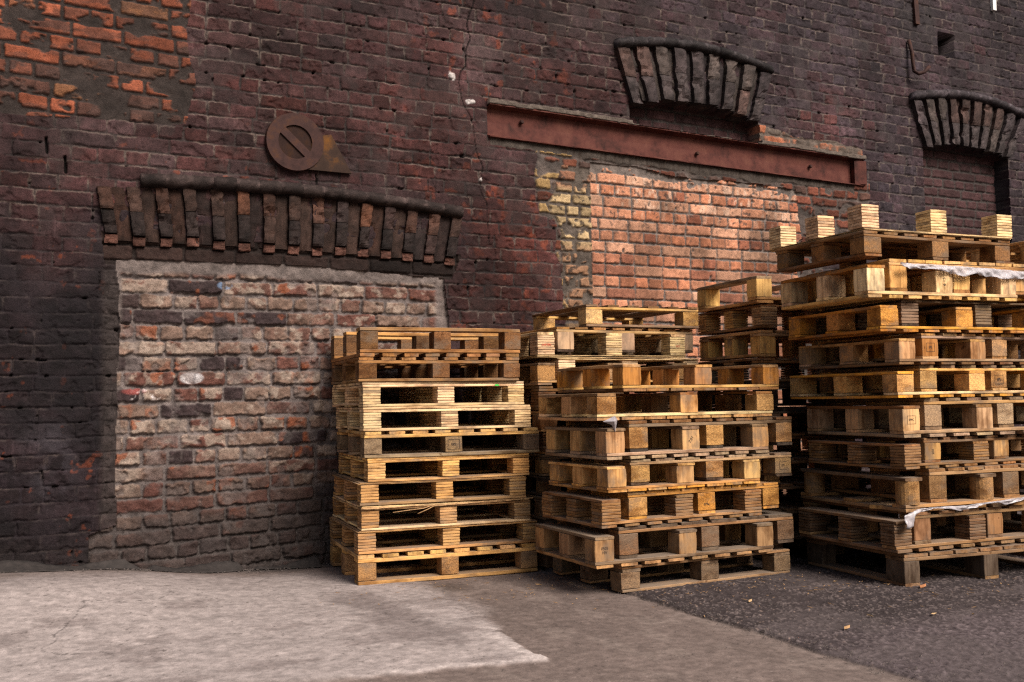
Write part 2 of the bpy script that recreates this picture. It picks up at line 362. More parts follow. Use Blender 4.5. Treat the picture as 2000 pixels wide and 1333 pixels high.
# cement border along the top and ragged left edge
bord = np.maximum(ss(1.505, 1.54, Zs+(fbm(X, Z*0, 6, 3, 96)-0.5)*0.03), ss(0.53, 0.505, Xs)*ss(0.9, 1.5, Z))
bord = np.maximum(bord, ss(2.18, 2.22, Xs)*0.9)
cem = C3(0.155, 0.128, 0.12)*(0.5+0.9*fbm(X, Z, 25, 5, 97)[..., None])
c1 = mix(c1, cem, bord); h1 = h1*(1-bord)+bord*(-0.012+(fbm(X, Z, 15, 4, 98)-0.5)*0.022)
col = np.where(in1[..., None], c1, col); H = np.where(in1, h1, H); REG[in1] = 1
# ragged dark jamb left of the infill
jm = ss(0.07, 0.02, np.abs(X-0.475))*(~in1)*ss(1.6, 1.5, Z)*ss(0.2, 0.3, Z)
H -= jm*(0.012+0.02*fbm(X, Z, 18, 4, 99)); col = mix(col, C3(0.055, 0.045, 0.043)*(0.5+fine[..., None]), jm*0.8)

# ---- right infill with its cement margins
cem_poly = [(2.58, 2.44), (2.84, 2.40), (2.88, 2.32), (2.85, 2.2), (2.87, 1.97), (3.0, 1.93), (2.98, 1.75), (3.03, 1.6), (3.06, 1.3), (3.12, -0.3), (5.2, -0.3), (5.05, 1.4), (5.2, 1.9), (5.62, 2.05), (5.66, 2.40), (5.5, 2.5)]
inC = inpoly(Xw, Zw, cem_poly)
dty = ss(0.35, 0.7, fbm(X, Z, 9, 4, 101))
cc = C3(0.125, 0.103, 0.094)*(0.35+1.1*fbm(X, Z, 16, 5, 102)[..., None]); cc = mix(cc, C3(0.07, 0.062, 0.058), dty*0.7)
kc, rc_, ic, _, _, _ = bricks(X, Z, 0.0727, 0.125, 0.02, 0.02, 103, joint=0.016, edge=0.008)
hid = ss(0.50, 0.60, fbm(X, Z, 9, 4, 104)+(hs(ic, rc_, 105)-0.5)*0.25)
cbr = C3(0.18, 0.068, 0.045)*(0.4+hs(ic, rc_, 106)[..., None]); cbr = mix(cbr, C3(0.36, 0.25, 0.12), (X < 3.3)*ss(0.35, 0.5, hs(ic, rc_, 107)))
cbr = mix(cbr, C3(0.10, 0.065, 0.055), ss(0.7, 0.8, hs(ic, rc_, 108)))
kc2 = kc*(1-hid); cc = mix(cc, cbr*(0.7+0.6*fine[..., None]), kc2)
hc = 0.002+kc2*0.012+(fbm(X, Z, 12, 5, 109)-0.5)*0.026
col = np.where(inC[..., None], cc, col); H = np.where(inC, hc, H)
inY = inpoly(Xs+warpx*.03, Zs, [(2.98, 2.12), (2.92, 2.05), (2.95, 1.99), (3.02, 1.9), (3.04, 1.5), (3.1, 1.38), (3.25, 1.35), (3.25, 2.30), (3.05, 2.30), (3.0, 2.2)])
ky, ry, iy, _, pzy, _ = bricks(X, Z, 0.0727, 0.115, 2.82, 0.015, 110, joint=0.015, rad=0.008, edge=0.005)
yy = C3(0.48, 0.365, 0.215)*(0.6+0.6*hs(iy, ry, 111)[..., None]); yy = mix(yy, C3(0.30, 0.17, 0.11), ss(1.86, 1.74, Z)*0.85); yy = mix(yy, C3(0.28, 0.13, 0.09), ss(2.12, 2.2, Z)*0.8)
yy = mix(yy, C3(0.05, 0.04, 0.035), ss(0.62, 0.68, fbm(X, Z, 30, 3, 112))*0.8)
hidy = ss(0.60, 0.68, fbm(X, Z, 11, 4, 113)+0.28*ss(3.08, 2.97, X)+0.1*ss(1.85, 1.6, Z))
yy = mix(C3(0.125, 0.105, 0.09)*(0.4+1.0*fbm(X, Z, 20, 4, 114)[..., None]), yy, ky*(1-hidy))
col = np.where(inY[..., None], yy, col); H = np.where(inY, 0.002+ky*(1-hidy)*0.013+(fine-0.5)*0.01, H)
in2 = inpoly(X, Zs, [(3.25, 2.335), (3.25, -0.3), (4.98, -0.3), (4.965, 1.6), (4.98, 2.0), (4.95, 2.22), (4.94, 2.30), (4.6, 2.315), (3.9, 2.30), (3.6, 2.34)])
k2, r2_, i2, px2, pz2, sd2 = bricks(X, Z, 0.0727, 0.1098, 3.245, 0.03, 120, joint=0.0105, rad=0.005, jit=0.010, edge=0.0055, rowj=0.004, soft=0.004)
e1, e2, e3 = hs(i2, r2_, 121), hs(i2, r2_, 122), hs(i2, r2_, 123)
st = (r2_ % 2 == 0)
ob = C3(0.50, 0.195, 0.105)*(0.7+0.5*e1[..., None]); ob = mix(ob, C3(0.60, 0.37, 0.255), np.where(st, 0.3+0.55*e2, 0.3*e2)); ob = mix(ob, C3(0.27, 0.088, 0.055), ss(0.8, 0.95, e3)*0.7)
hatch = ss(0.2, 0.8, 0.5+0.5*np.sin((X*1.0+Z*0.7)*620))*st*ss(0.25, 0.4, e2)
ob = ob*(1-0.16*hatch[..., None])*(0.8+0.4*fbm(X, Z, 40, 3, 124)[..., None])
ob = mix(ob, C3(0.60, 0.43, 0.33), ss(0.6, 0.7, fbm(X, Z*0.4, 34, 3, 125))*0.6*ss(1.9, 2.15, Z))
ob = mix(ob, C3(0.09, 0.06, 0.05), ss(0.67, 0.72, fbm(X, Z, 42, 3, 126))*0.8*ss(1.6, 2.1, Z))
ob = ob*(0.75+0.5*hs(i2, r2_, 119)[..., None])*(1-0.55*ss(0.45, 0.7, fbm(X, Z*0.5, 3.2, 5, 130))[..., None])
mo = C3(0.165, 0.138, 0.125)*(0.4+0.95*fbm(X, Z, 25, 4, 127)[..., None])
gone = ss(0.80, 0.86, fbm(X, Z, 15, 3, 128)+0.55*ss(2.22, 2.33, Z)+0.25*ss(4.9, 4.98, X))
c2 = mix(mo, ob, k2*(1-gone))
h2 = -0.008+k2*(1-gone)*(0.012+(e3-0.5)*0.004)+(fbm(X, Z, 60, 3, 129)-0.5)*0.003 + (px2*(e1-0.5)*0.05)*k2
col = np.where(in2[..., None], c2, col); H = np.where(in2, h2, H); REG[in2] = 2

# ---- strip of cement and broken bricks over the steel, right part
inS = inpoly(Xw, Zw, [(4.62, 2.72), (5.58, 2.66), (5.6, 2.55), (4.62, 2.58)])
cs = C3(0.15, 0.122, 0.104)*(0.5+0.8*fbm(X, Z, 18, 4, 131)[..., None]); ks, rs, is_, _, _, _ = bricks(X, Z, 0.07, 0.13, 4.6, 2.6, 132, joint=0.016, edge=0.008)
cs = mix(cs, C3(0.40, 0.165, 0.095), ks*ss(0.45, 0.6, hs(is_, rs, 133)*0.5+0.5*fbm(X, Z, 14, 3, 134)))
col = np.where(inS[..., None], cs, col); H = np.where(inS, 0.004+ks*0.008+(fbm(X, Z, 20, 4, 135)-0.5)*0.02, H)

# ---- the steel sits in a chase
zt = 2.62-0.013*(X-2.55); zb_ = 2.42-0.013*(X-2.55)
inB = (X > 2.545) & (X < 5.60) & (Z < zt-0.004) & (Z > zb_+0.004)
H = np.where(inB, -0.07, H); col = np.where(inB[..., None], C3(0.05, 0.03, 0.025), col)
ledge = (X > 2.54) & (X < 5.6) & (np.abs(Z-zt-0.012-warpz*0.02) < 0.015)
H = np.where(ledge, 0.034+0.012*fine, H); col = np.where(ledge[..., None], C3(0.15, 0.125, 0.108)*(0.6+0.7*fine[..., None]), col)
led2 = (X > 2.56) & (X < 5.5) & (Z < zb_) & (Z > zb_-0.055-warpz*0.09)
col = np.where(led2[..., None], C3(0.085, 0.071, 0.062)*(0.6+0.7*fbm(X, Z, 14, 4, 141)[..., None]), col); H = np.where(led2, 0.006+(fbm(X, Z, 14, 4, 142)-0.5)*0.012, H)

# ---- bricked-up niches
def arc(x, cx, hw, ze, rise): return ze+rise*(1-((x-cx)/hw)**2)
n2 = (X > 3.56) & (X < 4.62) & (Z < arc(X, 4.09, 0.53, 2.75, 0.06)) & (Z > zt+0.003)
n3 = (X > 6.24) & (X < 7.22) & (Z < arc(X, 6.73, 0.49, 2.74, 0.055)) & (Z > 0.9)
kn, rn, in_, _, _, _ = bricks(X, Z, 0.0745, 0.124, 0, 0.02, 150, joint=0.012, edge=0.006)
cn = mix(C3(0.055, 0.045, 0.043), C3(0.058, 0.028, 0.029)*(0.6+0.8*hs(in_, rn, 151)[..., None]), kn)*(0.7+0.6*mid[..., None])
blk = np.clip(ss(6.34, 6.27, X)*ss(2.5, 2.6, Z)+ss(6.245, 6.24, X), 0, 1)
for nn_, rid, dep in ((n2, 3, 0.12), (n3, 4, 0.12)):
    H = np.where(nn_, -dep+kn*0.01+(fine-0.5)*0.01, H); col = np.where(nn_[..., None], cn, col); REG[nn_] = rid
# painted black reveal
rv = ((np.abs(X-7.225) < 0.02) & (Z < 2.75) & (Z > 0.9))
col = np.where((rv & n3)[..., None], C3(0.012, 0.010, 0.012), col)
# ---- square hole, upper right
hl = (X > 6.45+warpx*.02) & (X < 6.635+warpx*.03) & (Z > 3.49+warpz*.03) & (Z < 3.675)
H = np.where(hl, -0.24+0.08*ss(3.62, 3.5, Z), H); col = np.where(hl[..., None], C3(0.018, 0.016, 0.016)*(0.6+0.8*mid[..., None]), col)
sm3 = np.clip(ss(0.3, 0.1, np.hypot((X-6.25)/1.0, (Z-3.75)/1.3)), 0, 1)
col = mix(col, C3(0.035, 0.032, 0.034), sm3*0.55)
# ---- crack
ck = segdist(Xs+warpx*0.02, Z, [(2.47, 3.3), (2.47, 3.24), (2.42, 3.08), (2.44, 3.0), (2.40, 2.92), (2.41, 2.83), (2.37, 2.79), (2.36, 2.72), (2.39, 2.61), (2.45, 2.5), (2.46, 2.38), (2.5, 2.23), (2.49, 2.1), (2.53, 2.01), (2.54, 1.77)])
cw = np.where(Z > 2.75, 0.0050, 0.0026)
cm = ss(cw, cw*0.4, ck)*(Z > 1.75)*(REG == 0)
H -= cm*0.012; col = mix(col, C3(0.012, 0.009, 0.009), cm*.85)
ck = segdist(Xs, Z, [(1.5, 2.1), (1.51, 2.02)]); cm = ss(0.006, 0.002, ck); H -= cm*.02; col = mix(col, C3(0.006, 0.005, 0.005), cm)
ck = segdist(Xs, Z, [(0.17, 2.16), (0.175, 2.09)]); ck = np.minimum(ck, segdist(Xs, Z, [(0.255, 2.075), (0.26, 2.0)])); cm = ss(0.008, 0.004, ck); H -= cm*.03; col = mix(col, C3(0.006, 0.005, 0.005), cm)
rst = ss(0.5, 0.7, fbm(X*1.0, Z*0.08, 60, 2, 170))
for rx0, rx1, rz, rl in ((1.46, 1.69, 2.12, 0.10), (6.10, 6.13, 3.3, 0.35), (3.0, 5.6, 2.40, 0.10), (1.25, 1.5, 2.11, 0.08)):
    q_ = (X > rx0) & (X < rx1); f_ = ss(rz-rl, rz, Z)*(Z < rz+0.01)*rst*q_; col = mix(col, col*0.45+C3(0.012, 0.005, 0.002), f_*0.8)
# ---- lime spots
for sx_, sz_, sr in ((2.32, 2.76, 0.028), (2.42, 2.62, 0.018), (2.445, 2.62, 0.016), (2.49, 2.16, 0.013), (0.62, 2.86, 0.0), (3.27, 3.40, 0.012)):
    if sr:
        s_ = ss(sr, sr*0.5, np.hypot(X-sx_, Z-sz_)+(fbm(X, Z, 50, 3, 160)-0.5)*sr*1.3); col = mix(col, C3(0.6, 0.57, 0.56), s_*0.9); H += s_*0.006

col = np.where((REG == 0)[..., None], np.power(np.maximum(col, 1e-4), 1.13)*C3(0.96, 0.95, 0.95)*0.88, col*np.where(REG == 1, 0.80, 0.80)[..., None])
P = np.stack([X, -H.astype(np.float32), Z], -1)
# straight edge of the block end of the top stays a mesh of its own thickness
wall = empty('brick_wall', (0, 0, 0))
tag(wall, 'sooty dark red brick wall with bricked-up openings behind all the pallets', 'wall')
reg_f = REG[:-1, :-1]
objs = gridobjs(P, col, reg_f, {0: ('brickwork', wall), 1: ('brick_infill', wall), 2: ('brick_infill', wall), 3: ('niche_back', wall), 4: ('niche_back', wall)}, M_BRICK)
objs[1]['label'] = 'whitewash-stained rough brick infill under the low arch'
objs[2]['label'] = 'clean orange brick infill under the steel beam'
objs[3]['label'] = 'shadowed bricked-up niche above the steel beam'; objs[4]['label'] = 'bricked-up niche at the far right'
# back and top of the wall
vb = [(-2.5, 0.3, -0.12), (11.5, 0.3, -0.12), (11.5, 0.5, -0.12), (-2.5, 0.5, -0.12), (-2.5, 0.3, 5.58), (11.5, 0.3, 5.58), (11.5, 0.5, 5.58), (-2.5, 0.5, 5.58)]
o = meshobj('wall_core', vb, [(0, 3, 2, 1), (4, 5, 6, 7), (0, 1, 5, 4), (1, 2, 6, 5), (2, 3, 7, 6), (3, 0, 4, 7)], M_BRICK, wall); tint(o, C3(0.05, 0.035, 0.032))
del X, Z, P, col, H, REG

# ------------------------------------------------------------------ arches
rs_ = random.Random(5)
def blockmesh(V, F, Cc, corners_front, corners_back, colr, nrm=5, amp=0.0016):
    """six-sided brick: front quad subdivided with noise, 4 side walls. corners: bl br tr tl (x,z); y values in front/back"""
    (fb, fy), (bb, by) = corners_front, corners_back
    n = nrm; mlen = 9; base = len(V)
    for j in range(mlen+1):
        for i in range(n+1):
            u, v = i/n, j/mlen
            x = (fb[0][0]*(1-u)+fb[1][0]*u)*(1-v)+(fb[3][0]*(1-u)+fb[2][0]*u)*v
            z = (fb[0][1]*(1-u)+fb[1][1]*u)*(1-v)+(fb[3][1]*(1-u)+fb[2][1]*u)*v
            e = (i in (0, n)) or (j in (0, mlen)); cn = (i in (0, n)) and (j in (0, mlen)) and rs_.random() < .6
            q1 = float(fbm(np.array([x*1.0]), np.array([z*1.0]), 16, 3, 300)[0]); q2 = float(fbm(np.array([x*1.0]), np.array([z*1.0]), 45, 2, 301)[0])
            V.append((x+(q2-.5)*.010+rs_.uniform(-amp, amp)*.5, fy+(0.002 if e else 0)+(0.008 if cn else 0)+(q1-.5)*.012+(q2-.5)*.008+max(0, q1-.60)*.09+rs_.uniform(-amp, amp)*.6, z+(q1-.5)*.008))
            k = rs_.uniform(0.85, 1.15)*(0.25+1.5*q1)*(0.6+0.8*q2)*(0.75 if e else 1); Cc.append([c*k for c in colr])
    for j in range(mlen):
        for i in range(n):
            a = base+j*(n+1)+i; F.append((a, a+1, a+n+2, a+n+1))
    ring = [base+i for i in range(n+1)]+[base+j*(n+1)+n for j in range(1, mlen+1)]+[base+mlen*(n+1)+i for i in range(n-1, -1, -1)]+[base+j*(n+1) for j in range(mlen-1, 0, -1)]
    b2 = len(V)
    for r_ in ring:
        x, y, z = V[r_]; V.append((x, by, z)); Cc.append([c*0.9 for c in colr])
    m_ = len(ring)
    for k in range(m_):
        F.append((ring[k], b2+k, b2+(k+1) % m_, ring[(k+1) % m_]))

def make_arch(label, tx0, tx1, bx0, bx1, ztop, zbot, n, cols, split=True, hoodr=0.034, hx0=None, hx1=None, proj=0.05, hcol=(0.024, 0.017, 0.016), stub=False, lowc=(0.045, 0.035, 0.035), wfrac=0.66):
    root = wall
    V, F, Cc = [], [], []
    tot = 2*n-1
    for k in range(tot):
        m0 = wfrac; pos = lambda k_: ((k_//2)+(m0 if k_ % 2 else 0))/(n-1+m0); u0, u1 = pos(k), pos(k+1)
        g = 0.02/tot
        prj = proj if k % 2 == 0 else proj*0.35
        ta, tb_ = tx0+(tx1-tx0)*(u0+g), tx0+(tx1-tx0)*(u1-g)
        ba, bb_ = bx0+(bx1-bx0)*(u0+g), bx0+(bx1-bx0)*(u1-g)
        uc = (u0+u1)/2*2-1
        zt_, zb2 = ztop(uc), zbot(uc)
        dz = (u1-u0)*(-1 if uc > 0 else 1)*0
        if k % 2 == 0:
            zb2 += rs_.uniform(-0.008, 0.008)
            if stub: zb2 += 0.045
            sp = rs_.uniform(0.46, 0.54) if split else None
            segs = [(0, sp-0.008), (sp+0.004, 1)] if split else [(0, 1)]
            for (v0, v1) in segs:
                def L(a, b, v): return a+(b-a)*v
                zA, zB = L(zb2, zt_, v0), L(zb2, zt_, v1)
                q = [(L(ba, ta, v0), zA), (L(bb_, tb_, v0), zA), (L(bb_, tb_, v1), zB), (L(ba, ta, v1), zB)]
                c = rs_.choice(cols); s = rs_.uniform(0.7, 1.25)
                if split: c = lowc if (v0 == 0 and rs_.random() < .8) else c; c = tuple(x*(0.9 if v0 == 0 else 1) for x in c)
                blockmesh(V, F, Cc, (q, -prj+rs_.uniform(-.004, .006)), (q, 0.03), [x*s for x in c])
            if stub:
                zA, zB = zb2-0.05, zb2-0.006
                q = [(ba, zA), (bb_, zA), (bb_, zB), (ba, zB)]
                blockmesh(V, F, Cc, (q, -prj*0.5), (q, 0.03), [x*(0.8+0.8*sp) for x in (0.07, 0.032, 0.024)])
        else:
            q = [(ba, zb2+0.012), (bb_, zb2+0.012), (tb_, zt_), (ta, zt_)]
            c = rs_.choice(cols[:4]); q_ = rs_.uniform(.45, .85); blockmesh(V, F, Cc, (q, -prj), (q, 0.03), [x*q_ for x in c], amp=0.001)  # recessed bricks darkened: shade of the gaps put into their colour
    arch = meshobj('brick_arch', V, F, M_BRICK, root, smooth=False); tint(arch, np.array(Cc, np.float32)); arch['label'] = label
    # hood moulding: half round string of bricks
    V, F, Cc = [], [], []
    hx0 = tx0 if hx0 is None else hx0; hx1 = tx1 if hx1 is None else hx1
    L = hx1-hx0; nb = int(L/0.115); per = 7; nr = 9
    prev = None; cxm, hwm = (tx0+tx1)/2, (tx1-tx0)/2
    for b_ in range(nb):
        q_ = rs_.uniform(0.7, 1.5); cs_ = [c*q_ for c in hcol]; off = rs_.uniform(-0.003, 0.004)
        for j in range(per):
            x = hx0+L*(b_+j/(per-1)*0.985)/nb; zc = ztop((x-cxm)/hwm)+hoodr*0.95
            r_ = hoodr*(0.93 if j in (0, per-1) else 1)+rs_.uniform(-0.003, 0.0025)
            base = len(V)
            for k in range(nr):
                a = math.pi*(k/(nr-1)-0.5)
                q1 = float(fbm(np.array([x]), np.array([zc+a*0.03]), 19, 3, 310)[0]); r3_ = r_*(0.86+0.28*q1)-max(0, q1-.62)*.05
                V.append((x, -0.012-proj*0.45-math.cos(a)*r3_*1.15+off+rs_.uniform(-.0015, .0015), zc+math.sin(a)*r3_)); q_ = (0.3+1.4*q1)*rs_.uniform(.8, 1.2)*(2.4 if (j in (0, per-1) and k > 3 and rs_.random() < .6) else 1); Cc.append([cs_[0]*q_, cs_[1]*q_, cs_[2]*q_])
            V.append((x, 0.02, zc+r_)); V.append((x, 0.02, zc-r_)); Cc += [cs_, cs_]
            ring = list(range(base, base+nr))
            if j or b_:
                pb = base-(nr+2)
                for k in range(nr-1): F.append((pb+k, base+k, base+k+1, pb+k+1))
                F.append((pb+nr-1, base+nr-1, base+nr, pb+nr)); F.append((pb+nr+1, base+nr+1, base, pb))
            if (b_ == 0 and j == 0): F.append(tuple(ring+[base+nr, base+nr+1]))
            if (b_ == nb-1 and j == per-1): F.append(tuple((ring+[base+nr, base+nr+1])[::-1]))
    hm = meshobj('hood_moulding', V, F, M_BRICK, arch, smooth=True); tint(hm, np.array(Cc, np.float32))
    return arch
dk = [(0.035, 0.027, 0.025), (0.045, 0.03, 0.027), (0.03, 0.024, 0.025), (0.08, 0.036, 0.026)]
make_arch('low wide arch of sooty fanned bricks over the whitewashed infill', 0.395, 2.36, 0.435, 2.315,
          lambda u: 1.905+0.045*(1-u*u)-0.012*u+0.02, lambda u: 1.655+0.012*(1-u*u)-0.01*u, 15, [(0.042, 0.024, 0.019), (0.034, 0.020, 0.018), (0.052, 0.026, 0.019), (0.028, 0.019, 0.018), (0.075, 0.032, 0.019)], True, lowc=(0.022, 0.015, 0.014), hoodr=0.036, hx0=0.60, hx1=2.355, stub=True, proj=0.036, wfrac=0.47)
pk = [(0.050, 0.038, 0.039), (0.042, 0.032, 0.034), (0.054, 0.042, 0.038), (0.062, 0.038, 0.033)]
make_arch('steep fanned brick arch above the steel beam', 3.45, 4.73, 3.565, 4.61,
          lambda u: 3.085+0.075*(1-u*u), lambda u: 2.745+0.06*(1-u*u), 9, pk, True, 0.034, proj=0.045, hcol=(0.020, 0.017, 0.018))
make_arch('fanned brick arch over the far right niche', 6.11, 7.44, 6.245, 7.215,
          lambda u: 3.075+0.085*(1-u*u), lambda u: 2.738+0.055*(1-u*u), 10, pk, True, 0.036, proj=0.045, hcol=(0.028, 0.023, 0.026))

# ------------------------------------------------------------------ steel beam
def beam():
    x0, x1, n = 2.548, 5.595, 60
    prof = [(0.05, 1.0), (-0.034, 1.0), (-0.034, 0.96), (-0.015, 0.94), (0.022, 0.90), (0.024, 0.5), (0.020, 0.12), (-0.010, 0.05), (-0.030, 0.03), (-0.030, 0.0), (0.05, 0.0)]
    V, F = [], []
    for i in range(n+1):
        x = x0+(x1-x0)*i/n; zt_, zb2 = 2.62-0.013*(x-2.55), 2.42-0.013*(x-2.55)
        for (y, t) in prof: V.append((x, y+rs_.uniform(-.0007, .0007), zb2+(zt_-zb2)*t+rs_.uniform(-.0008, .0008)))
    m_ = len(prof)
    for i in range(n):
        for k in range(m_): F.append((i*m_+k, i*m_+(k+1) % m_, (i+1)*m_+(k+1) % m_, (i+1)*m_+k))
    F.append(tuple(range(m_))); F.append(tuple(range(n*m_, n*m_+m_))[::-1])
    b = meshobj('steel_beam', V, F, M_BEAM, wall)
    for x, t in ((2.78, .62), (4.1, .4), (5.1, .5)):
        V, F = [], []; z = 2.42-0.013*(x-2.55)+0.2*t
        for k, (r_, y) in enumerate(((0.013, 0.014), (0.013, 0.002), (0.009, -0.004))):
            for j in range(10): a = j/10*2*math.pi; V.append((x+r_*math.cos(a), y, z+r_*math.sin(a)))
        for k in range(2):
            for j in range(10): F.append((k*10+j, k*10+(j+1) % 10, (k+1)*10+(j+1) % 10, (k+1)*10+j))
        F.append(tuple(range(20, 30))); meshobj('bolt', V, F, M_RUST, b)
    V = [(5.50, 0.013, 2.385), (5.60, 0.013, 2.384), (5.60, 0.013, 2.565), (5.50, 0.013, 2.567), (5.50, -0.02, 2.39), (5.592, -0.045, 2.389), (5.592, -0.045, 2.56), (5.50, -0.02, 2.562)]
    meshobj('end_plate', V, [(4, 5, 6, 7), (0, 4, 7, 3), (5, 1, 2, 6), (3, 7, 6, 2), (0, 1, 5, 4)], M_BEAM, b)
beam()

# ------------------------------------------------------------------ iron fixtures
def disc(V, F, cx, cz, r0, r1, y0, y1, n=48):
    """annulus with thickness; r0 = 0 for a full disc"""
    b = len(V)
    for (r_, y) in ((r1, y0), (r1*0.985, y1), (max(r0, 1e-4), y1), (max(r0, 1e-4), y0)):
        for j in range(n): a = j/n*2*math.pi; V.append((cx+r_*math.cos(a), y, cz+r_*math.sin(a)))
    for k in range(3):
        for j in range(n): F.append((b+k*n+j, b+(k+1)*n+j, b+(k+1)*n+(j+1) % n, b+k*n+(j+1) % n))
ap = empty('anchor_plate', (1.38, -0.02, 2.26)); tag(ap, 'round rusty iron tie plate with diagonal bar and triangular wing above the low arch', 'anchor plate')
V, F = [], []; disc(V, F, 0, 0, 0.092, 0.158, 0.005, -0.020); meshobj('ring', V, F, M_RUST, ap)
V, F = [], []; disc(V, F, 0, 0, 0.0, 0.096, 0.008, -0.009); meshobj('back_disc', V, F, M_SLOTSHADE, ap)
ca, sa = math.cos(R(-42)), math.sin(R(-42)); V = []
for y in (-0.0055, -0.0185):
    for (a, b) in ((-0.095, -0.021), (0.095, -0.021), (0.095, 0.021), (-0.095, 0.021)): V.append((a*ca-b*sa, y, a*sa+b*ca))
meshobj('cross_bar', V, [(0, 3, 2, 1), (4, 5, 6, 7), (0, 1, 5, 4), (1, 2, 6, 5), (2, 3, 7, 6), (3, 0, 4, 7)], M_RUST, ap)
V = []
for y in (0.006, -0.012): V += [(0.06, y, -0.142), (0.315, y, -0.142), (0.20, y, 0.062), (0.10, y, 0.05)]
meshobj('wing', V, [(0, 3, 2, 1), (4, 5, 6, 7), (0, 1, 5, 4), (1, 2, 6, 5), (2, 3, 7, 6), (3, 0, 4, 7)], M_RUSTO, ap)

def tube(name, pts, r_, mat, parent=None, n=8, flat=1.0):
    V, F = [], []
    for i, p in enumerate(pts):
        p = Vector(p); d = (Vector(pts[min(i+1, len(pts)-1)])-Vector(pts[max(i-1, 0)])).normalized()
        s = d.cross(Vector((0, 1, 0.01))).normalized(); t = s.cross(d)
        for k in range(n): a = k/n*2*math.pi; V.append(p+s*math.cos(a)*r_+t*math.sin(a)*r_*flat)
    for i in range(len(pts)-1):
        for k in range(n): F.append((i*n+k, i*n+(k+1) % n, (i+1)*n+(k+1) % n, (i+1)*n+k))
    F.append(tuple(range(n))[::-1]); F.append(tuple(range((len(pts)-1)*n, len(pts)*n)))
    return meshobj(name, V, F, mat, parent, smooth=True)
hk = tube('wall_hook', [(6.115, -0.02, 3.55), (6.115, -0.045, 3.45), (6.117, -0.05, 3.36), (6.12, -0.055, 3.30), (6.14, -0.08, 3.275), (6.18, -0.10, 3.29), (6.22, -0.11, 3.335)], 0.014, M_RUST)
tag(hk, 'rusty iron hook hanging on the wall below the square hole', 'hook')
sb = meshobj('drip_mark', *(lambda: ([(6.19, -0.004, 3.69), (6.235, -0.004, 3.69), (6.235, -0.004, 3.9), (6.19, -0.004, 3.9), (6.19, -0.03, 3.69), (6.235, -0.03, 3.69), (6.235, -0.02, 3.9), (6.19, -0.02, 3.9)], [(4, 5, 6, 7), (0, 4, 7, 3), (5, 1, 2, 6), (0, 1, 5, 4), (3, 7, 6, 2)]))(), M_RUST)  # dark drip on the wall, built as a thin raised bar
tag(sb, 'short dark drip mark on the wall near the top edge, above the hook', 'drip mark')
wbk = empty('wall_bracket', (7.11, 0, 3.98)); tag(wbk, 'small white metal bracket on the wall at the top right', 'bracket')
V = [(-0.02, 0.0, -0.03), (0.02, 0.0, -0.03), (0.02, 0, 0.3), (-0.02, 0, 0.3), (-0.02, -0.03, -0.03), (0.02, -0.03, -0.03), (0.02, -0.03, 0.3), (-0.02, -0.03, 0.3)]
BXF = [(0, 3, 2, 1), (4, 5, 6, 7), (0, 1, 5, 4), (1, 2, 6, 5), (2, 3, 7, 6), (3, 0, 4, 7)]
meshobj('upright', V, BXF, M_WHITE, wbk)
tube('brace', [(0.021, -0.015, 0.03), (0.08, -0.06, 0.14), (0.16, -0.1, 0.26)], 0.007, M_WHITE, wbk)

# ------------------------------------------------------------------ ground
gx = np.concatenate([frange(-30, -2, 0.7), frange(-2, -0.4, 0.04), frange(-0.4, 4.9, 0.0075), frange(4.9, 8, 0.05), frange(8, 45, 0.9)])
gy = np.concatenate([frange(-45, -5, 0.9), frange(-5, -3.4, 0.05), frange(-3.4, -1.6, 0.0075), frange(-1.6, 0.0, 0.011), np.array([0.012, 0.3, 0.6])])
GX, GY = np.meshgrid(gx.astype(np.float32), gy.astype(np.float32))
w1 = fbm(GX, GY, 3, 4, 200)-0.5; w2 = fbm(GX, GY, 14, 4, 201)-0.5
tilt = ss(0.0, 1.4, 1.35-GX)*0.105*ss(-1.6, -0.2, GY)
g1 = fbm(GX, GY, 1.3, 4, 202); g2 = fbm(GX*0.6, GY*3, 2.2, 5, 203); g3 = fbm(GX, GY, 25, 4, 204); g4 = fbm(GX, GY, 70, 2, 205)
lt = C3(0.285, 0.248, 0.240); md = C3(0.135, 0.106, 0.096)
ed = ss(0, 1, 0)+0
edge_x = 1.62+0.13*ss(-2.2, -1.2, GY)+0.05*w1*2+0.05*w2+0.02*(g3-0.5)
front_y = -2.33+0.28*ss(1.6, 0.2, GX)+w1*0.09+w2*0.05+0.02*(g3-0.5)
sfe = 0.012+0.10*ss(-2.0, -1.4, GY); inL = ss(edge_x+sfe, edge_x-sfe, GX)*ss(front_y-0.015-0.08*ss(1.2, 0.5, GX), front_y+0.015+0.08*ss(1.2, 0.5, GX), GY)*ss(-0.05, -0.35, GY+0.25*ss(1.0, 2.0, GX)+w1*0.3)
lcol = lt*(0.86+0.28*g2[..., None])*(0.82+0.36*g3[..., None])*(0.85+0.3*g1[..., None])
stain = ss(0.16, 0.05, np.abs((GX-1.33)-0.30*(-(GY+1.4))*0+w1*0.25-0.08))*ss(-0.7, -1.1, GY)*ss(-2.05, -1.7, GY)
lcol = mix(lcol, C3(0.105, 0.086, 0.084), stain*0.6)
lcol = mix(lcol, C3(0.15, 0.124, 0.12), ss(0.55, 0.70, fbm(GX*0.8, GY*1.3, 5, 6, 206, 0.6))*0.55)
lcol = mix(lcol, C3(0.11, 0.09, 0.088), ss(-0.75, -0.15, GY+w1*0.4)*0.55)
crack_d = ss(0.0055, 0.0015, np.abs(fbm(GX, GY, 1.6, 4, 216)-0.5))*ss(0.5, 0.62, fbm(GX, GY, 0.8, 3, 217))
sp1 = vn(GX*95, GY*95); sp2 = vn(GX*130+9, GY*130+4)
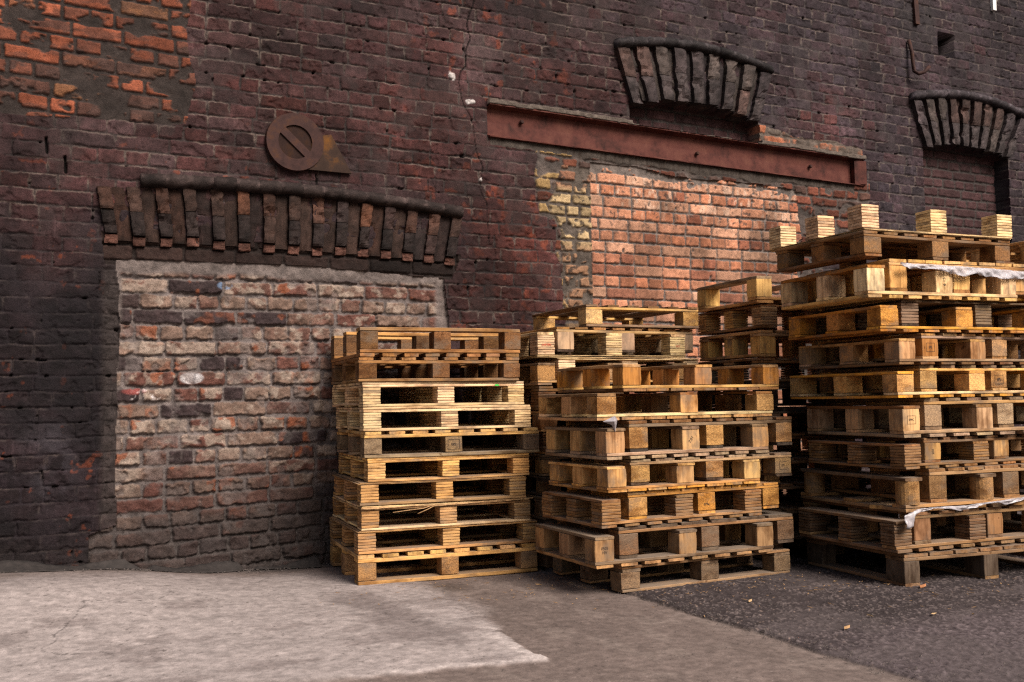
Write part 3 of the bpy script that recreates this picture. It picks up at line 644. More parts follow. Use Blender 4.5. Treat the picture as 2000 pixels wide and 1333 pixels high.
rim = np.exp(-((GX-edge_x+0.04)/0.05)**2)*ss(-1.6, -1.95, GY)+np.exp(-((GY-front_y-0.02)/0.02)**2)*ss(0.6, 1.3, GX)
lcol = mix(lcol, C3(0.42, 0.37, 0.355), np.clip(rim*0.9, 0, 1)*ss(.3, .6, g3+w2))
mcol = md*(0.8+0.4*g1[..., None])*(0.85+0.3*fbm(GX, GY, 9, 5, 218)[..., None])*(0.85+0.3*g3[..., None]); mcol = mix(mcol, C3(0.185, 0.15, 0.135), ss(0.56, 0.72, fbm(GX*2, GY, 5, 4, 207))*0.5)
mcol = mix(mcol, C3(0.055, 0.043, 0.036), ss(0.22, 0.05, np.hypot((GX-1.76), (GY+0.98)*1.2)+w1*0.25)*0.7)
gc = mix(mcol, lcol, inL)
gc = mix(gc, C3(0.06, 0.05, 0.045), ss(0.86, 0.90, fbm(GX, GY, 40, 2, 208))*0.7)
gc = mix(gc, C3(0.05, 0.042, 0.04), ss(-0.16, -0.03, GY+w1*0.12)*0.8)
gc = gc*(1-0.6*crack_d[..., None])*(0.86+0.28*sp1[..., None]); gc = mix(gc, C3(0.04, 0.033, 0.03), ss(0.93, 0.97, sp2)*0.7); gc = mix(gc, C3(0.30, 0.25, 0.23), ss(0.95, 0.98, 1-sp2*0-vn(GX*120+31, GY*120))*0.5)
gh = tilt+(g3-0.5)*0.0012+(g1-0.5)*0.006*ss(-5, -4, GY)+inL*0.007
ax = GX-2.45+w1*0.03+w2*0.035
inA = ss(-0.004, 0.006, ax)
stn = fbm(GX, GY, 62, 3, 210); stn2 = vn(GX*125, GY*125); stn3 = vn(GX*133+5, GY*133)
acol = C3(0.036, 0.029, 0.030)*(0.4+1.1*g1[..., None]); acol = mix(acol, C3(0.17, 0.138, 0.132), ss(0.66, 0.86, stn2)*0.7*ss(0.35, 0.55, fbm(GX, GY, 3, 4, 211)+0.1)); acol = mix(acol, C3(0.30, 0.22, 0.18), ss(0.86, 0.93, stn3)*0.85)
acol = mix(acol, C3(0.095, 0.076, 0.08)*(0.4+1.1*stn2[..., None]), ss(-2.3, -2.75, GY+w1*0.5)*0.8)
acol = mix(acol, C3(0.085, 0.070, 0.07), ss(0.56, 0.66, fbm(GX*0.6, GY*1.6, 3.3, 4, 212))*0.5)
ah = 0.010+0.007*(stn-0.5)+0.004*ss(0.5, 0.9, stn2)+(g1-0.5)*0.008
gc = mix(gc, acol, inA); gh = gh*(1-inA)+ah*inA-0.004*inA
lipa = np.exp(-(ax/0.012)**2); gc = mix(gc, C3(0.035, 0.028, 0.026), lipa*0.8*ss(-3.6, -1.4, GY*1.0)*ss(.3, .5, g3+.1)); gh -= lipa*0.003
GP = np.stack([GX, GY, gh.astype(np.float32)], -1)
gid = np.zeros(GX.shape, np.int8); gid[inL > 0.5] = 1; gid[ax > 0] = 2
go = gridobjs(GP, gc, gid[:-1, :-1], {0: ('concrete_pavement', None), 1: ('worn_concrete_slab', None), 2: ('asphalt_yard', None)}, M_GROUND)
for o in go.values(): o['kind'] = 'structure'
del GX, GY, GP, gc

# ------------------------------------------------------------------ pallets
rp = random.Random(11)
PAL = {  # linear base colours of the wood
 'new': (0.80, 0.56, 0.30), 'gold': (0.68, 0.39, 0.13), 'amber': (0.66, 0.30, 0.045), 'orange': (0.50, 0.21, 0.038), 'tan': (0.50, 0.27, 0.10),
 'brown': (0.31, 0.15, 0.052), 'umber': (0.19, 0.09, 0.035), 'grey': (0.24, 0.152, 0.088), 'silver': (0.38, 0.255, 0.16), 'dark': (0.06, 0.036, 0.024), 'rose': (0.52, 0.31, 0.155), 'soot': (0.042, 0.032, 0.027)}
def board(V, F, G, c, s, ax, wob=0.0015, seg=8, rag=0.0):
    """chamfered plank centred at c with size s=(lx,ly,lz), long axis ax."""
    b = len(V); L = s[ax]; oth = [k for k in range(3) if k != ax]
    hw, hh = s[oth[0]]/2, s[oth[1]]/2; ch = min(0.0022, hw*0.3, hh*0.3)
    sec = [(-hw+ch, -hh), (hw-ch, -hh), (hw, -hh+ch), (hw, hh-ch), (hw-ch, hh), (-hw+ch, hh), (-hw, hh-ch), (-hw, -hh+ch)]
    bow = rp.uniform(-1, 1)*wob*1.6; ph = rp.uniform(0, 6.28); g0 = (rp.uniform(0, 50), rp.uniform(0, 50), rp.uniform(0, 50))
    for i in range(seg+1):
        t = i/seg-0.5; e = (ch*0.7 if i in (0, seg) else 0)
        ox, oz = rp.uniform(-wob, wob)*0.7+rag*rp.uniform(-1, 1), bow*(1-4*t*t)
        for (a, d) in sec:
            p = [0, 0, 0]; p[ax] = t*L+(rp.uniform(-1, 1)*(0.0012+rag) if i in (0, seg) else 0)
            p[oth[0]] = a-(e if a > 0 else -e)+ox+rp.uniform(-1, 1)*wob*0.35; p[oth[1]] = d-(e*.5 if d > 0 else -e*.5)+oz
            V.append([c[k]+p[k] for k in range(3)]); G.append([g0[0]+p[ax], g0[1]+p[oth[0]], g0[2]+p[oth[1]]])
    for i in range(seg):
        for k in range(8): F.append((b+i*8+k, b+i*8+(k+1) % 8, b+(i+1)*8+(k+1) % 8, b+(i+1)*8+k))
    F.append(tuple(range(b, b+8))[::-1]); F.append(tuple(range(b+seg*8, b+seg*8+8)))
def cylblock(V, F, G, c, r_, h):
    b = len(V); n = 20; g0 = rp.uniform(0, 40)
    for z in (-h/2, h/2):
        for k in range(n): a = k/n*2*math.pi; V.append([c[0]+r_*math.cos(a), c[1]+r_*math.sin(a), c[2]+z]); G.append([g0+math.cos(a)*r_, g0+math.sin(a)*r_, z+g0])
    for k in range(n): F.append((b+k, b+(k+1) % n, b+n+(k+1) % n, b+n+k))
    F.append(tuple(range(b, b+n))[::-1]); F.append(tuple(range(b+n, b+2*n)))
def jitc(c, s=0.16):
    k = rp.uniform(1-s*1.5, 1+s); g = rp.random()**2*0.3; gc_ = sum(c)/3; gr_ = (gc_*1.02, gc_*0.86, gc_*0.70)
    return tuple(min(1, max(0, (x*(1-g)+y_*g)*k*rp.uniform(0.95, 1.05))) for x, y_ in zip(c, gr_))+(1,)

def flipfix(V, F, Ht):
    for v in V: v[2] = Ht-v[2]
    return [f[::-1] for f in F]

def pallet(label, x, y, z, rot, L, W, Ht, deck='y', run='x', inv=False, block='chip', cb='tan', cd='tan', cr=None, cs=None, tb=0.017, nx=3, ny=3, bw=0.098, bd=0.09, nsl=None, group=None, skip=(), norun=False, tiltx=0.0, tilty=0.0, gap=None, round_=False, rag=0.0, mixb=None):
    root = empty('wooden_pallet', (x, y, z), rot); root.rotation_euler = (tiltx, tilty, rot)
    tag(root, label, 'pallet', group)
    cr = cr or cd; cs = cs or cd
    def part(name, fill, mat, colname, lab=None):
        V, F, G = [], [], []
        fill(V, F, G)
        if inv: F = flipfix(V, F, Ht)
        o = meshobj(name, V, F, mat, root, smooth=False, attrs={'gr': ('FLOAT_VECTOR', G)})
        cc_ = jitc(PAL[colname] if isinstance(colname, str) else colname)
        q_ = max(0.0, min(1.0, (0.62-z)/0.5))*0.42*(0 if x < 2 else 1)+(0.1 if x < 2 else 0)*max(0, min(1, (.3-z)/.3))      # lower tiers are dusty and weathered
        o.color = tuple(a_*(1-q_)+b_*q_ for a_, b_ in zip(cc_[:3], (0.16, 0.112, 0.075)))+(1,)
        return o
    box = deck == 'box'; sheet = deck == 'sheet'
    tt = tb; ts = 0 if (sheet or norun and False) else tb
    tr = 0 if norun else tb
    if sheet: tt = tb*0.75
    zb0, zb1 = tr, Ht-tt-ts
    xsb = [bw/2+(L-bw)*i/(nx-1) for i in range(nx)]; ysb = [bd/2+(W-bd)*j/(ny-1) for j in range(ny)]
    blocks = {}
    for i, bx in enumerate(xsb):
        for j, by in enumerate(ysb):
            if (i, j) in skip: continue
            kind = block; cbb = cb
            if mixb and rp.random() < mixb[0]: kind, cbb = mixb[1], mixb[2]
            jx, jy = (rp.uniform(-.004, .004), rp.uniform(-.004, .004)) if not box else (0, 0)
            h = zb1-zb0-0.001; zc = (zb0+zb1)/2
            def fill(V, F, G):
                if round_: cylblock(V, F, G, (bx+jx, by+jy, zc), bw*0.52, h)
                elif kind == 'ply':
                    nl = max(4, int(h/0.0120)); t = h/nl
                    for q in range(nl):
                        dx, dy = rp.uniform(-.0012, .0012), rp.uniform(-.0012, .0012)
                        board(V, F, G, (bx+jx+dx, by+jy+dy, zb0+t*(q+.5)), (bw*rp.uniform(.985, 1.004), bd*rp.uniform(.985, 1.004), t*0.965), 0, 0.0004, 2)
                    for g_ in G: pass
                elif kind == 'solid':
                    board(V, F, G, (bx+jx, by+jy, zc), (bw, bd, h), 2, 0.001, 3)
                else: board(V, F, G, (bx+jx, by+jy, zc), (bw, bd, h), 0, 0.001, 3)
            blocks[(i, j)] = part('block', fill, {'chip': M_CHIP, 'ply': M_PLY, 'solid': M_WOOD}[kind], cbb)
    def bx_(name, c, s, ax, coln, mat=None, wob=0.0015, rg=0.0):
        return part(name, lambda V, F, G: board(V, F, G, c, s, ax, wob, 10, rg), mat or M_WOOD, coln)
    if not norun:
        if run in ('x', 'xy'):
            for by in ysb: bx_('bottom_board', (L/2, by, tb/2), (L, bd*1.0, tb*0.97), 0, cr, rg=rag)
        if run == 'y':
            for bx in xsb: bx_('bottom_board', (bx, W/2, tb/2), (bw*1.0, W, tb*0.97), 1, cr, rg=rag)
        if run == 'xy':
            for k, bx in enumerate(xsb):
                if k != 1: bx_('bottom_board', (bx, W/2, tb*1.0), (bw*0.98, W-2*bd-0.004, tb*0.9), 1, cr)
    top0 = Ht-tt
    if box:
        for by in ysb: bx_('top_board', (L/2, by, top0-ts/2), (L, bd, ts*0.97), 0, cs)
        for k, bx in enumerate(xsb):
            if k != 1: bx_('end_board', (bx, W/2, top0-ts/2-0.001), (bw*0.98, W-2*bd-0.004, ts*0.9), 1, cs)
        nn = 6
        for k in range(nn): bx_('deck_board', (L/2, W*(k+.5)/nn, top0+tt/2), (L*rp.uniform(.99, 1.005), W/nn-0.006, tt*.96), 0, cd, wob=.0012, rg=0.0012)
    elif sheet:
        def fl(V, F, G):
            for q in range(3):
                board(V, F, G, (L/2+rp.uniform(-.006, .006), W/2+rp.uniform(-.006, .006), Ht-tt+tt/3*(q+.5)), (L*rp.uniform(.985, 1.012), W*rp.uniform(.985, 1.012), tt/3*0.85), 0, 0.0022, 26, 0.002)
        part('deck_sheet', fl, M_PLY, cd)
    elif deck == 'y':
        for by in ysb: bx_('stringer', (L/2, by, top0-ts/2), (L, bd, ts*0.97), 0, cs)
        n_ = nsl or 8; wd = L/n_*(gap or 0.72)
        for k in range(n_):
            bx_('deck_board', (wd/2+(L-wd)*k/(n_-1)+rp.uniform(-.004, .004), W/2, top0+tt/2), (wd, W*rp.uniform(.99, 1.008), tt*.97), 1, cd)
    else:
        for bx in xsb: bx_('stringer', (bx, W/2, top0-ts/2), (bw, W, ts*0.97), 1, cs)
        n_ = nsl or 5; wd = W/n_*(gap or 0.8)
        for k in range(n_):
            bx_('deck_board', (L/2, wd/2+(W-wd)*k/(n_-1), top0+tt/2), (L*rp.uniform(.995, 1.004), wd, tt*.97), 0, cd)
    root['_h'] = Ht
    return root, blocks

def stamp(blk, root, txt, size, mat, face='front', dx=0.0, dz=0.0, rotz=0.0, boxed=False, name='stamp'):
    """ink marks as thin raised mesh on the front or left face of a block"""
    cu = bpy.data.curves.new('t', 'FONT'); cu.body = txt; cu.size = size; cu.align_x = 'CENTER'; cu.align_y = 'CENTER'; cu.extrude = 0.0002; cu.offset = size*0.008
    to = bpy.data.objects.new('t', cu); COL.objects.link(to)
    dg = bpy.context.evaluated_depsgraph_get(); me = bpy.data.meshes.new_from_object(to.evaluated_get(dg)); bpy.data.objects.remove(to)
    vs = [v.co for v in blk.data.vertices]
    x0, x1 = min(v.x for v in vs), max(v.x for v in vs); y0 = min(v.y for v in vs); z0, z1 = min(v.z for v in vs), max(v.z for v in vs); yc = (y0+max(v.y for v in vs))/2
    V = [v.co.copy() for v in me.vertices]; F = [tuple(p.vertices) for p in me.polygons]
    if boxed:
        w_, h_, t_ = size*1.7, size*1.35, size*0.09
        for (ax0, ay0, ax1, ay1) in ((-w_, -h_, w_, -h_+t_), (-w_, h_-t_, w_, h_), (-w_, -h_+t_, -w_+t_, h_-t_), (w_-t_, -h_+t_, w_, h_-t_)):
            b = len(V); V += [Vector((ax0, ay0, .0002)), Vector((ax1, ay0, .0002)), Vector((ax1, ay1, .0002)), Vector((ax0, ay1, .0002))]; F.append((b, b+1, b+2, b+3))
    c_, s_ = math.cos(rotz), math.sin(rotz); out = []
    for v in V:
        a, b = v.x*c_-v.y*s_, v.x*s_+v.y*c_
        if face == 'front': out.append(((x0+x1)/2+dx+a, y0-0.0006-v.z, (z0+z1)/2+dz+b))
        else: out.append((x0-0.0006-v.z, yc+dx-a, (z0+z1)/2+dz+b))
    o = meshobj(name, out, F, mat, blk)
    return o

ORD = ['bottom', 'second', 'third', 'fourth', 'fifth', 'sixth', 'seventh', 'eighth', 'ninth', 'tenth', 'eleventh', 'twelfth', 'thirteenth', 'fourteenth', 'fifteenth', 'sixteenth', 'seventeenth', 'eighteenth', 'nineteenth']
def lab(look_, i, where, n):
    where = {'stack behind left and middle': 'back left stack', 'stack behind middle and right': 'back middle stack'}.get(where, where)
    if i == n-1: return f'{look_}, top of the {where}'
    if i == 0: return f'{look_}, bottom of the {where}'
    return f'{look_}, {ORD[i]} up in the {where}'

# --- stack A: front left
GA = 'pallets in the front left stack'; WA = 'left stack'; y0 = -0.735; ra_ = R(-6)
A = [
 ('tan chip-block pallet with eight slat ends', 1.487, 0.0, 0.142, dict(L=.935, deck='y', run='x', block='chip', cb='tan', cd='gold', cr='tan', cs='gold', tb=.019, nsl=8)),
 ('brown laminated-block pallet', 1.489, 0.143, 0.108, dict(L=.945, deck='sheet', run='x', block='ply', cb='tan', cd='tan', tb=.014, rag=.001)),
 ('plywood box pallet with splintered top', 1.504, 0.252, 0.115, dict(L=.885, deck='box', run='xy', block='ply', cb='tan', cd='new', cs='tan', tb=.011)),
 ('tan laminated-block pallet with overhanging deck', 1.497, 0.368, 0.109, dict(L=.865, deck='sheet', run='x', block='ply', cb='tan', cd='tan', tb=.014)),
 ('pale yellow plywood box pallet', 1.537, 0.478, 0.111, dict(L=.85, deck='box', run='xy', block='ply', cb='gold', cd='gold', tb=.011)),
 ('grey chip-block pallet with a stamped middle block', 1.522, 0.590, 0.126, dict(L=.92, deck='y', run='x', block='chip', cb='grey', cd='gold', cr='silver', cs='gold', tb=.016, nsl=8)),
 ('bright yellow plywood box pallet', 1.517, 0.717, 0.114, dict(L=.88, deck='box', run='xy', block='ply', cb='new', cd='new', tb=.012)),
 ('bright yellow plywood box pallet with a green mark', 1.515, 0.832, 0.118, dict(L=.855, deck='box', run='xy', block='ply', cb='new', cd='new', tb=.012)),
 ('brown chip-block pallet', 1.495, 0.951, 0.118, dict(L=.84, deck='y', run='x', block='chip', cb='umber', cd='brown', cr='brown', tb=.015, nsl=8)),
 ('upturned brown chip-block pallet', 1.503, 1.070, 0.142, dict(L=.845, deck='y', run='x', block='chip', cb='umber', cd='brown', cr='tan', tb=.018, nsl=8, inv=True))]
for i, (lk, x, z, h, kw) in enumerate(A):
    kw['L'] *= 0.965
    kw.setdefault('bw', 0.085); kw.setdefault('bd', 0.09)
    rt, bl = pallet(lab(lk, i, WA, len(A)), x, y0, z+0.004, ra_+R(rp.uniform(-1, 1)), W=0.70, Ht=h-0.001, group=GA, **kw)
    if i == 5: stamp(bl[(1, 0)], rt, 'EPL', 0.018, M_INK, boxed=True)
    if i == 7:
        b = bl[(2, 0)]; v = [q.co for q in b.data.vertices]; xm = min(q.x for q in v)-0.06; ym = min(q.y for q in v)-0.0035; zm = max(q.z for q in v)+0.006
        g = meshobj('paint_mark', [(xm-.012, ym, zm-.004), (xm+.012, ym, zm-.005), (xm+.009, ym, zm+.004), (xm-.010, ym, zm+.004)], [(0, 1, 2, 3)], M_GREEN, rt)

def pairs(rows, y0, W, rot, where, group, rj=1.6, xj=0.006):
    """rows: list of (z0, z1, [pallet, pallet]) or single"""
    flat = []; jit_ = []
    for r_ in rows:
        jit_ += [(R(rp.uniform(-rj, rj)), rp.uniform(-xj, xj), rp.uniform(-xj, xj))]*len(r_[2])
        if len(r_[2]) == 2:
            z0, z1, (a, b) = r_; d = z1-z0-0.002; tb = d*0.088; h = d-2*tb
            flat.append((z0, h, tb, a, True)); flat.append((z0+2*tb+0.001, h, tb, b, False))
        else:
            z0, z1, (a,) = r_; d = z1-z0-0.002; flat.append((z0, d, d*0.115, a, a[2].pop('inv', False)))
    res = []
    for i, (z0, h, tb, (lk, x, kw), inv) in enumerate(flat):
        kw.setdefault('tb', tb); x += jit_[i][1]; yo = kw.pop('yo', 0.0)+jit_[i][2]; Wd = kw.pop('W', W); rr = kw.pop('rot', rot)
        res.append(pallet(lab(lk, i, where, len(flat)), x, y0+yo, z0+0.012, rr+jit_[i][0]+R(rp.uniform(-.5, .5)), W=Wd, Ht=h, inv=inv, group=group, **kw))
    return res
# --- stack C: front middle
D = dict
Cs = pairs([
 (0.0-.006, 0.110, [('grey-brown pallet with long bottom planks', 2.425, D(W=0.62, L=.965, deck='x', run='x', block='chip', cb='grey', cd='tan', cr='tan', cs='grey', nsl=5))]),
 (0.112, 0.280, [('upturned pallet with pale solid blocks and 0505 stamp', 2.285, D(W=0.57, L=.975, deck='y', run='y', block='solid', cb='tan', cd='tan', cr='grey', cs='grey', yo=-.02)),
                 ('dark-ended pallet with sooty chip blocks', 2.42, D(W=0.57, L=.985, deck='y', run='y', block='chip', cb='umber', cd='dark', cr='soot', cs='brown', nsl=6, gap=.9))]),
 (0.281, 0.432, [('upturned laminated-block pallet with striped blocks', 2.33, D(W=0.53, L=.90, deck='y', run='y', block='ply', cb='brown', cd='brown', cr='brown', cs='tan', yo=-.01)),
                 ('amber chip-block pallet', 2.475, D(W=0.53, L=.87, deck='y', run='y', block='chip', cb='amber', cd='amber', cr='amber', cs='amber', nsl=9, gap=.94))]),
 (0.434, 0.574, [('upturned amber pallet with solid blocks', 2.345, D(W=0.52, L=.86, deck='y', run='y', block='solid', cb='gold', cd='amber', cr='gold', cs='amber', yo=-.01, nsl=8, gap=.94)),
                 ('weathered tan chip-block pallet', 2.475, D(W=0.52, L=.93, deck='y', run='y', block='chip', cb='tan', cd='silver', cr='dark', cs='rose', nsl=7, gap=.8))]),
 (0.576, 0.747, [('upturned pallet with pale grained blocks and ink scrawl', 2.36, D(W=0.56, L=.91, deck='y', run='y', block='solid', cb='tan', cd='silver', cr='grey', cs='silver', yo=-.01)),
                 ('chip-block pallet with sooty slat ends', 2.485, D(W=0.56, L=.945, deck='y', run='y', block='chip', cb='tan', cd='umber', cr='soot', cs='grey', nsl=8, gap=.85))]),
 (0.749, 0.872, [('upturned pallet with a bright front plank', 2.325, D(W=0.56, L=.98, deck='y', run='y', block='solid', cb='tan', cd='tan', cr='brown', cs='new', nsl=8, gap=.96, inv=True, mixb=(.5, 'chip', 'tan')))]),
 (0.876, 1.000, [('upturned honey-yellow pallet', 2.455, D(W=0.6, L=.895, deck='y', run='y', block='solid', cb='orange', cd='brown', cr='tan', cs='gold', nsl=7, gap=.96, inv=True, mixb=(.4, 'chip', 'amber')))]),
], -1.53, 0.70, R(0), 'middle stack', 'pallets in the middle stack')
stamp(Cs[1][1][(0, 0)], Cs[1][0], '0505\nHV', 0.018, M_INK)
stamp(Cs[7][1][(1, 0)], Cs[7][0], '7.01', 0.02, M_INK, rotz=R(50))
stamp(Cs[4][1][(1, 0)], Cs[4][0], 'EPAL', 0.016, M_INK, dz=-.012)
stamp(Cs[6][1][(2, 0)], Cs[6][0], 'EPL', 0.014, M_INK, boxed=True)

# --- stack E: front right
Es = pairs([
 (-0.006, 0.140, [('heavy pallet with grey painted blocks', 3.565, D(W=0.69, L=.99, deck='y', run='y', block='solid', cb='soot', cd='brown', cr='brown', cs='brown', ny=2, bw=.085, bd=.12, nsl=7, gap=.95))]),
 (0.146, 0.319, [('upturned pallet with reddish laminated blocks', 3.50, D(W=0.66, L=.96, deck='y', run='y', block='ply', cb='umber', cd='brown', cr='brown', cs='tan')),
                 ('pallet with torn grey plastic on its deck', 3.615, D(W=0.76, L=.97, deck='y', run='y', block='solid', cb='brown', cd='brown', cr='grey', cs='tan', nsl=7))]),
 (0.320, 0.508, [('upturned pallet with round chip blocks', 3.56, D(W=0.75, L=.96, deck='y', run='y', block='chip', cb='tan', cd='brown', cr='grey', cs='tan', round_=True, skip=((0, 1),))),
                 ('ochre pallet with square blocks', 3.715, D(W=0.68, L=.98, deck='y', run='y', block='chip', cb='brown', cd='brown', cr='brown', cs='tan', nsl=9, gap=.9))]),
 (0.509, 0.647, [('upturned pallet with brown laminated blocks', 3.595, D(W=0.63, L=.95, deck='y', run='y', block='ply', cb='brown', cd='brown', cr='brown', cs='brown')),
                 ('pallet with stamped upright-grain blocks', 3.72, D(W=0.63, L=.97, deck='y', run='y', block='solid', cb='tan', cd='umber', cr='umber', cs='umber'))]),
 (0.649, 0.826, [('upturned pallet with pale knotty blocks', 3.60, D(W=0.68, L=.95, deck='y', run='y', block='solid', cb='rose', cd='silver', cr='brown', cs='rose', nsl=7)),
                 ('coarse chip-block pallet', 3.735, D(W=0.68, L=.98, deck='y', run='y', block='chip', cb='silver', cd='grey', cr='grey', cs='tan'))]),
 (0.828, 0.976, [('upturned pallet with a bright front plank and amber side', 3.575, D(W=0.74, L=.97, deck='y', run='y', block='chip', cb='gold', cd='amber', cr='amber', cs='new')),
                 ('chip-block pallet with gapped slat ends', 3.72, D(W=0.68, L=.98, deck='y', run='y', block='chip', cb='tan', cd='grey', cr='tan', cs='gold'))]),
 (0.977, 1.122, [('upturned pallet with cube-like blocks and rosy plank', 3.545, D(W=0.67, L=.97, deck='y', run='y', block='chip', cb='silver', cd='umber', cr='tan', cs='rose', mixb=(.4, 'solid', 'tan'))),
                 ('pallet with alternating grey slat ends and boxed stamp', 3.69, D(W=0.67, L=.98, deck='y', run='y', block='chip', cb='tan', cd='gold', cr='tan', cs='silver', mixb=(.4, 'solid', 'orange')))]),
 (1.124, 1.270, [('upturned orange pallet', 3.475, D(W=0.66, L=.97, deck='y', run='y', block='chip', cb='amber', cd='orange', cr='amber', cs='amber')),
                 ('slate-grey laminated-block pallet', 3.61, D(W=0.66, L=.98, deck='sheet', run='y', block='ply', cb='grey', cd='grey', cr='dark', cs='grey'))]),
 (1.272, 1.453, [('upturned pallet with sunlit cream blocks', 3.40, D(W=0.63, L=.87, deck='y', run='y', block='solid', cb='new', cd='gold', cr='orange', cs='new', mixb=(.25, 'chip', 'amber'))),
                 ('pallet draped with white plastic', 3.535, D(W=0.6, L=.82, deck='y', run='y', block='solid', cb='gold', cd='gold', cr='brown', cs='gold', gap=.96))]),
 (1.455, 1.570, [('brown chip-block pallet with round middle blocks', 3.355, D(W=0.6, L=.905, deck='y', run='y', block='chip', cb='brown', cd='brown', cr='umber', cs='brown', yo=.0, nsl=8))]),
 (1.571, 1.690, [('upturned new plywood pallet with bare blocks upward', 3.37, D(W=0.67, L=.90, deck='sheet', run='x', norun=True, block='ply', cb='new', cd='new', inv=True, tb=.014, bw=.095, bd=.095, skip=((1, 1), (1, 2), (2, 1), (2, 2))))]),
], -2.085, 0.73, R(-5), 'right stack', 'pallets in the right stack', rj=3.0, xj=0.018)
stamp(Es[10][1][(1, 0)], Es[10][0], 'EPL', 0.016, M_INK, boxed=True)
stamp(Es[7][1][(0, 0)], Es[7][0], 'IPPC', 0.014, M_INK, boxed=True)
stamp(Es[12][1][(0, 0)], Es[12][0], 'EPL', 0.015, M_INK, boxed=True)
stamp(Es[6][1][(0, 0)], Es[6][0], '201', 0.018, M_INK, rotz=R(90))
stamp(Es[15][1][(1, 0)], Es[15][0], '6 15', 0.022, M_INK, rotz=R(90))

# --- stack B: behind, against the wall; lower tiers in darker wood colours
Bs = pairs([
 (0.0, 0.118, [('plain dark pallet', 2.44, D(L=.93, deck='y', run='y', block='solid', cb='umber', cd='umber'))]),
 (0.12, 0.238, [('dark laminated-block pallet', 2.45, D(L=.93, deck='y', run='y', block='ply', cb='umber', cd='dark'))]),
 (0.24, 0.356, [('grey-decked chip-block pallet', 2.43, D(L=.93, deck='y', run='y', block='chip', cb='brown', cd='grey'))]),
 (0.358, 0.456, [('dark-boarded pallet', 2.45, D(L=.93, deck='y', run='y', block='chip', cb='umber', cd='dark'))]),
 (0.458, 0.568, [('pale-edged chip-block pallet', 2.44, D(L=.93, deck='y', run='y', block='chip', cb='tan', cd='grey'))]),
 (0.570, 0.680, [('brown laminated-block pallet', 2.45, D(L=.93, deck='y', run='x', block='ply', cb='umber', cd='brown'))]),
 (0.682, 0.790, [('tan-boarded pallet', 2.43, D(L=.93, deck='y', run='x', block='solid', cb='brown', cd='tan'))]),
 (0.792, 0.918, [('reddish laminated-block pallet', 2.43, D(L=.92, deck='y', run='x', block='ply', cb='umber', cd='umber'))]),
 (0.920, 1.060, [('upturned chip-block pallet', 2.42, D(L=.92, deck='y', run='y', block='chip', cb='tan', cd='grey', cs='tan')),
                 ('wide-decked pallet with cream tapered blocks', 2.54, D(L=.88, deck='sheet', run='y', block='ply', cb='new', cd='new', tb=.014))]),
 (1.062, 1.222, [('upturned pallet with red-stamped laminated blocks', 2.42, D(L=.92, deck='sheet', run='y', block='ply', cb='new', cd='new', tb=.016)),
                 ('pallet with chalky grey blocks', 2.535, D(L=.86, deck='y', run='y', block='solid', cb='silver', cd='brown', cs='gold', cr='dark'))]),
 (1.224, 1.345, [('short pallet with an open tan frame', 2.715, D(L=.70, deck='y', run='x', block='chip', cb='gold', cd='umber', cs='gold', cr='grey', nx=2, ny=2, nsl=6, gap=.6, rot=R(-3)))]),
], -0.80, 0.67, R(0), 'stack behind left and middle', 'pallets in the back left stack')
stamp(Bs[10][1][(0, 0)], Bs[10][0], 'GARTEN', 0.014, M_REDINK, dz=.0)
stamp(Bs[10][1][(2, 0)], Bs[10][0], 'U.2', 0.016, M_REDINK)
# --- stack D: behind, between middle and right; lower tiers in darker wood colours
Ds = pairs([
 (0.0, 0.13, [('dark-decked pallet', 3.52, D(L=.88, deck='y', run='y', block='chip', cb='umber', cd='dark'))]),
 (0.132, 0.26, [('grey-blocked pallet', 3.53, D(L=.88, deck='y', run='y', block='solid', cb='grey', cd='umber'))]),
 (0.262, 0.39, [('dark brown laminated-block pallet', 3.50, D(L=.88, deck='y', run='y', block='ply', cb='umber', cd='umber'))]),
 (0.392, 0.52, [('brown chip-block pallet', 3.52, D(L=.88, deck='y', run='y', block='chip', cb='brown', cd='brown'))]),
 (0.522, 0.65, [('boxed-stamp chip-block pallet', 3.49, D(L=.88, deck='y', run='y', block='chip', cb='tan', cd='brown'))]),
 (0.652, 0.785, [('dark boarded pallet', 3.53, D(L=.88, deck='y', run='y', block='solid', cb='umber', cd='dark'))]),
 (0.787, 0.92, [('nearly black pallet', 3.53, D(L=.88, deck='y', run='y', block='chip', cb='dark', cd='dark'))]),
 (0.922, 1.05, [('grey laminated-block pallet', 3.53, D(L=.88, deck='y', run='x', block='ply', cb='silver', cd='brown'))]),
 (1.052, 1.195, [('amber-brown pallet with knotty blocks', 3.52, D(L=.88, deck='y', run='y', block='solid', cb='gold', cd='tan'))]),
 (1.205, 1.33, [('brown laminated-block pallet', 3.53, D(L=.88, deck='sheet', run='y', block='ply', cb='tan', cd='brown', cr='brown', tb=.015))]),
 (1.335, 1.48, [('upturned grey-brown two-block-sided pallet', 3.51, D(L=.88, deck='y', run='y', block='solid', cb='gold', cd='tan', cr='silver', cs='tan', ny=2, inv=True, skip=((1, 0), (1, 1), (2, 0), (2, 1)), nsl=6))]),
], -1.22, 0.60, R(-5), 'stack behind middle and right', 'pallets in the back middle stack')
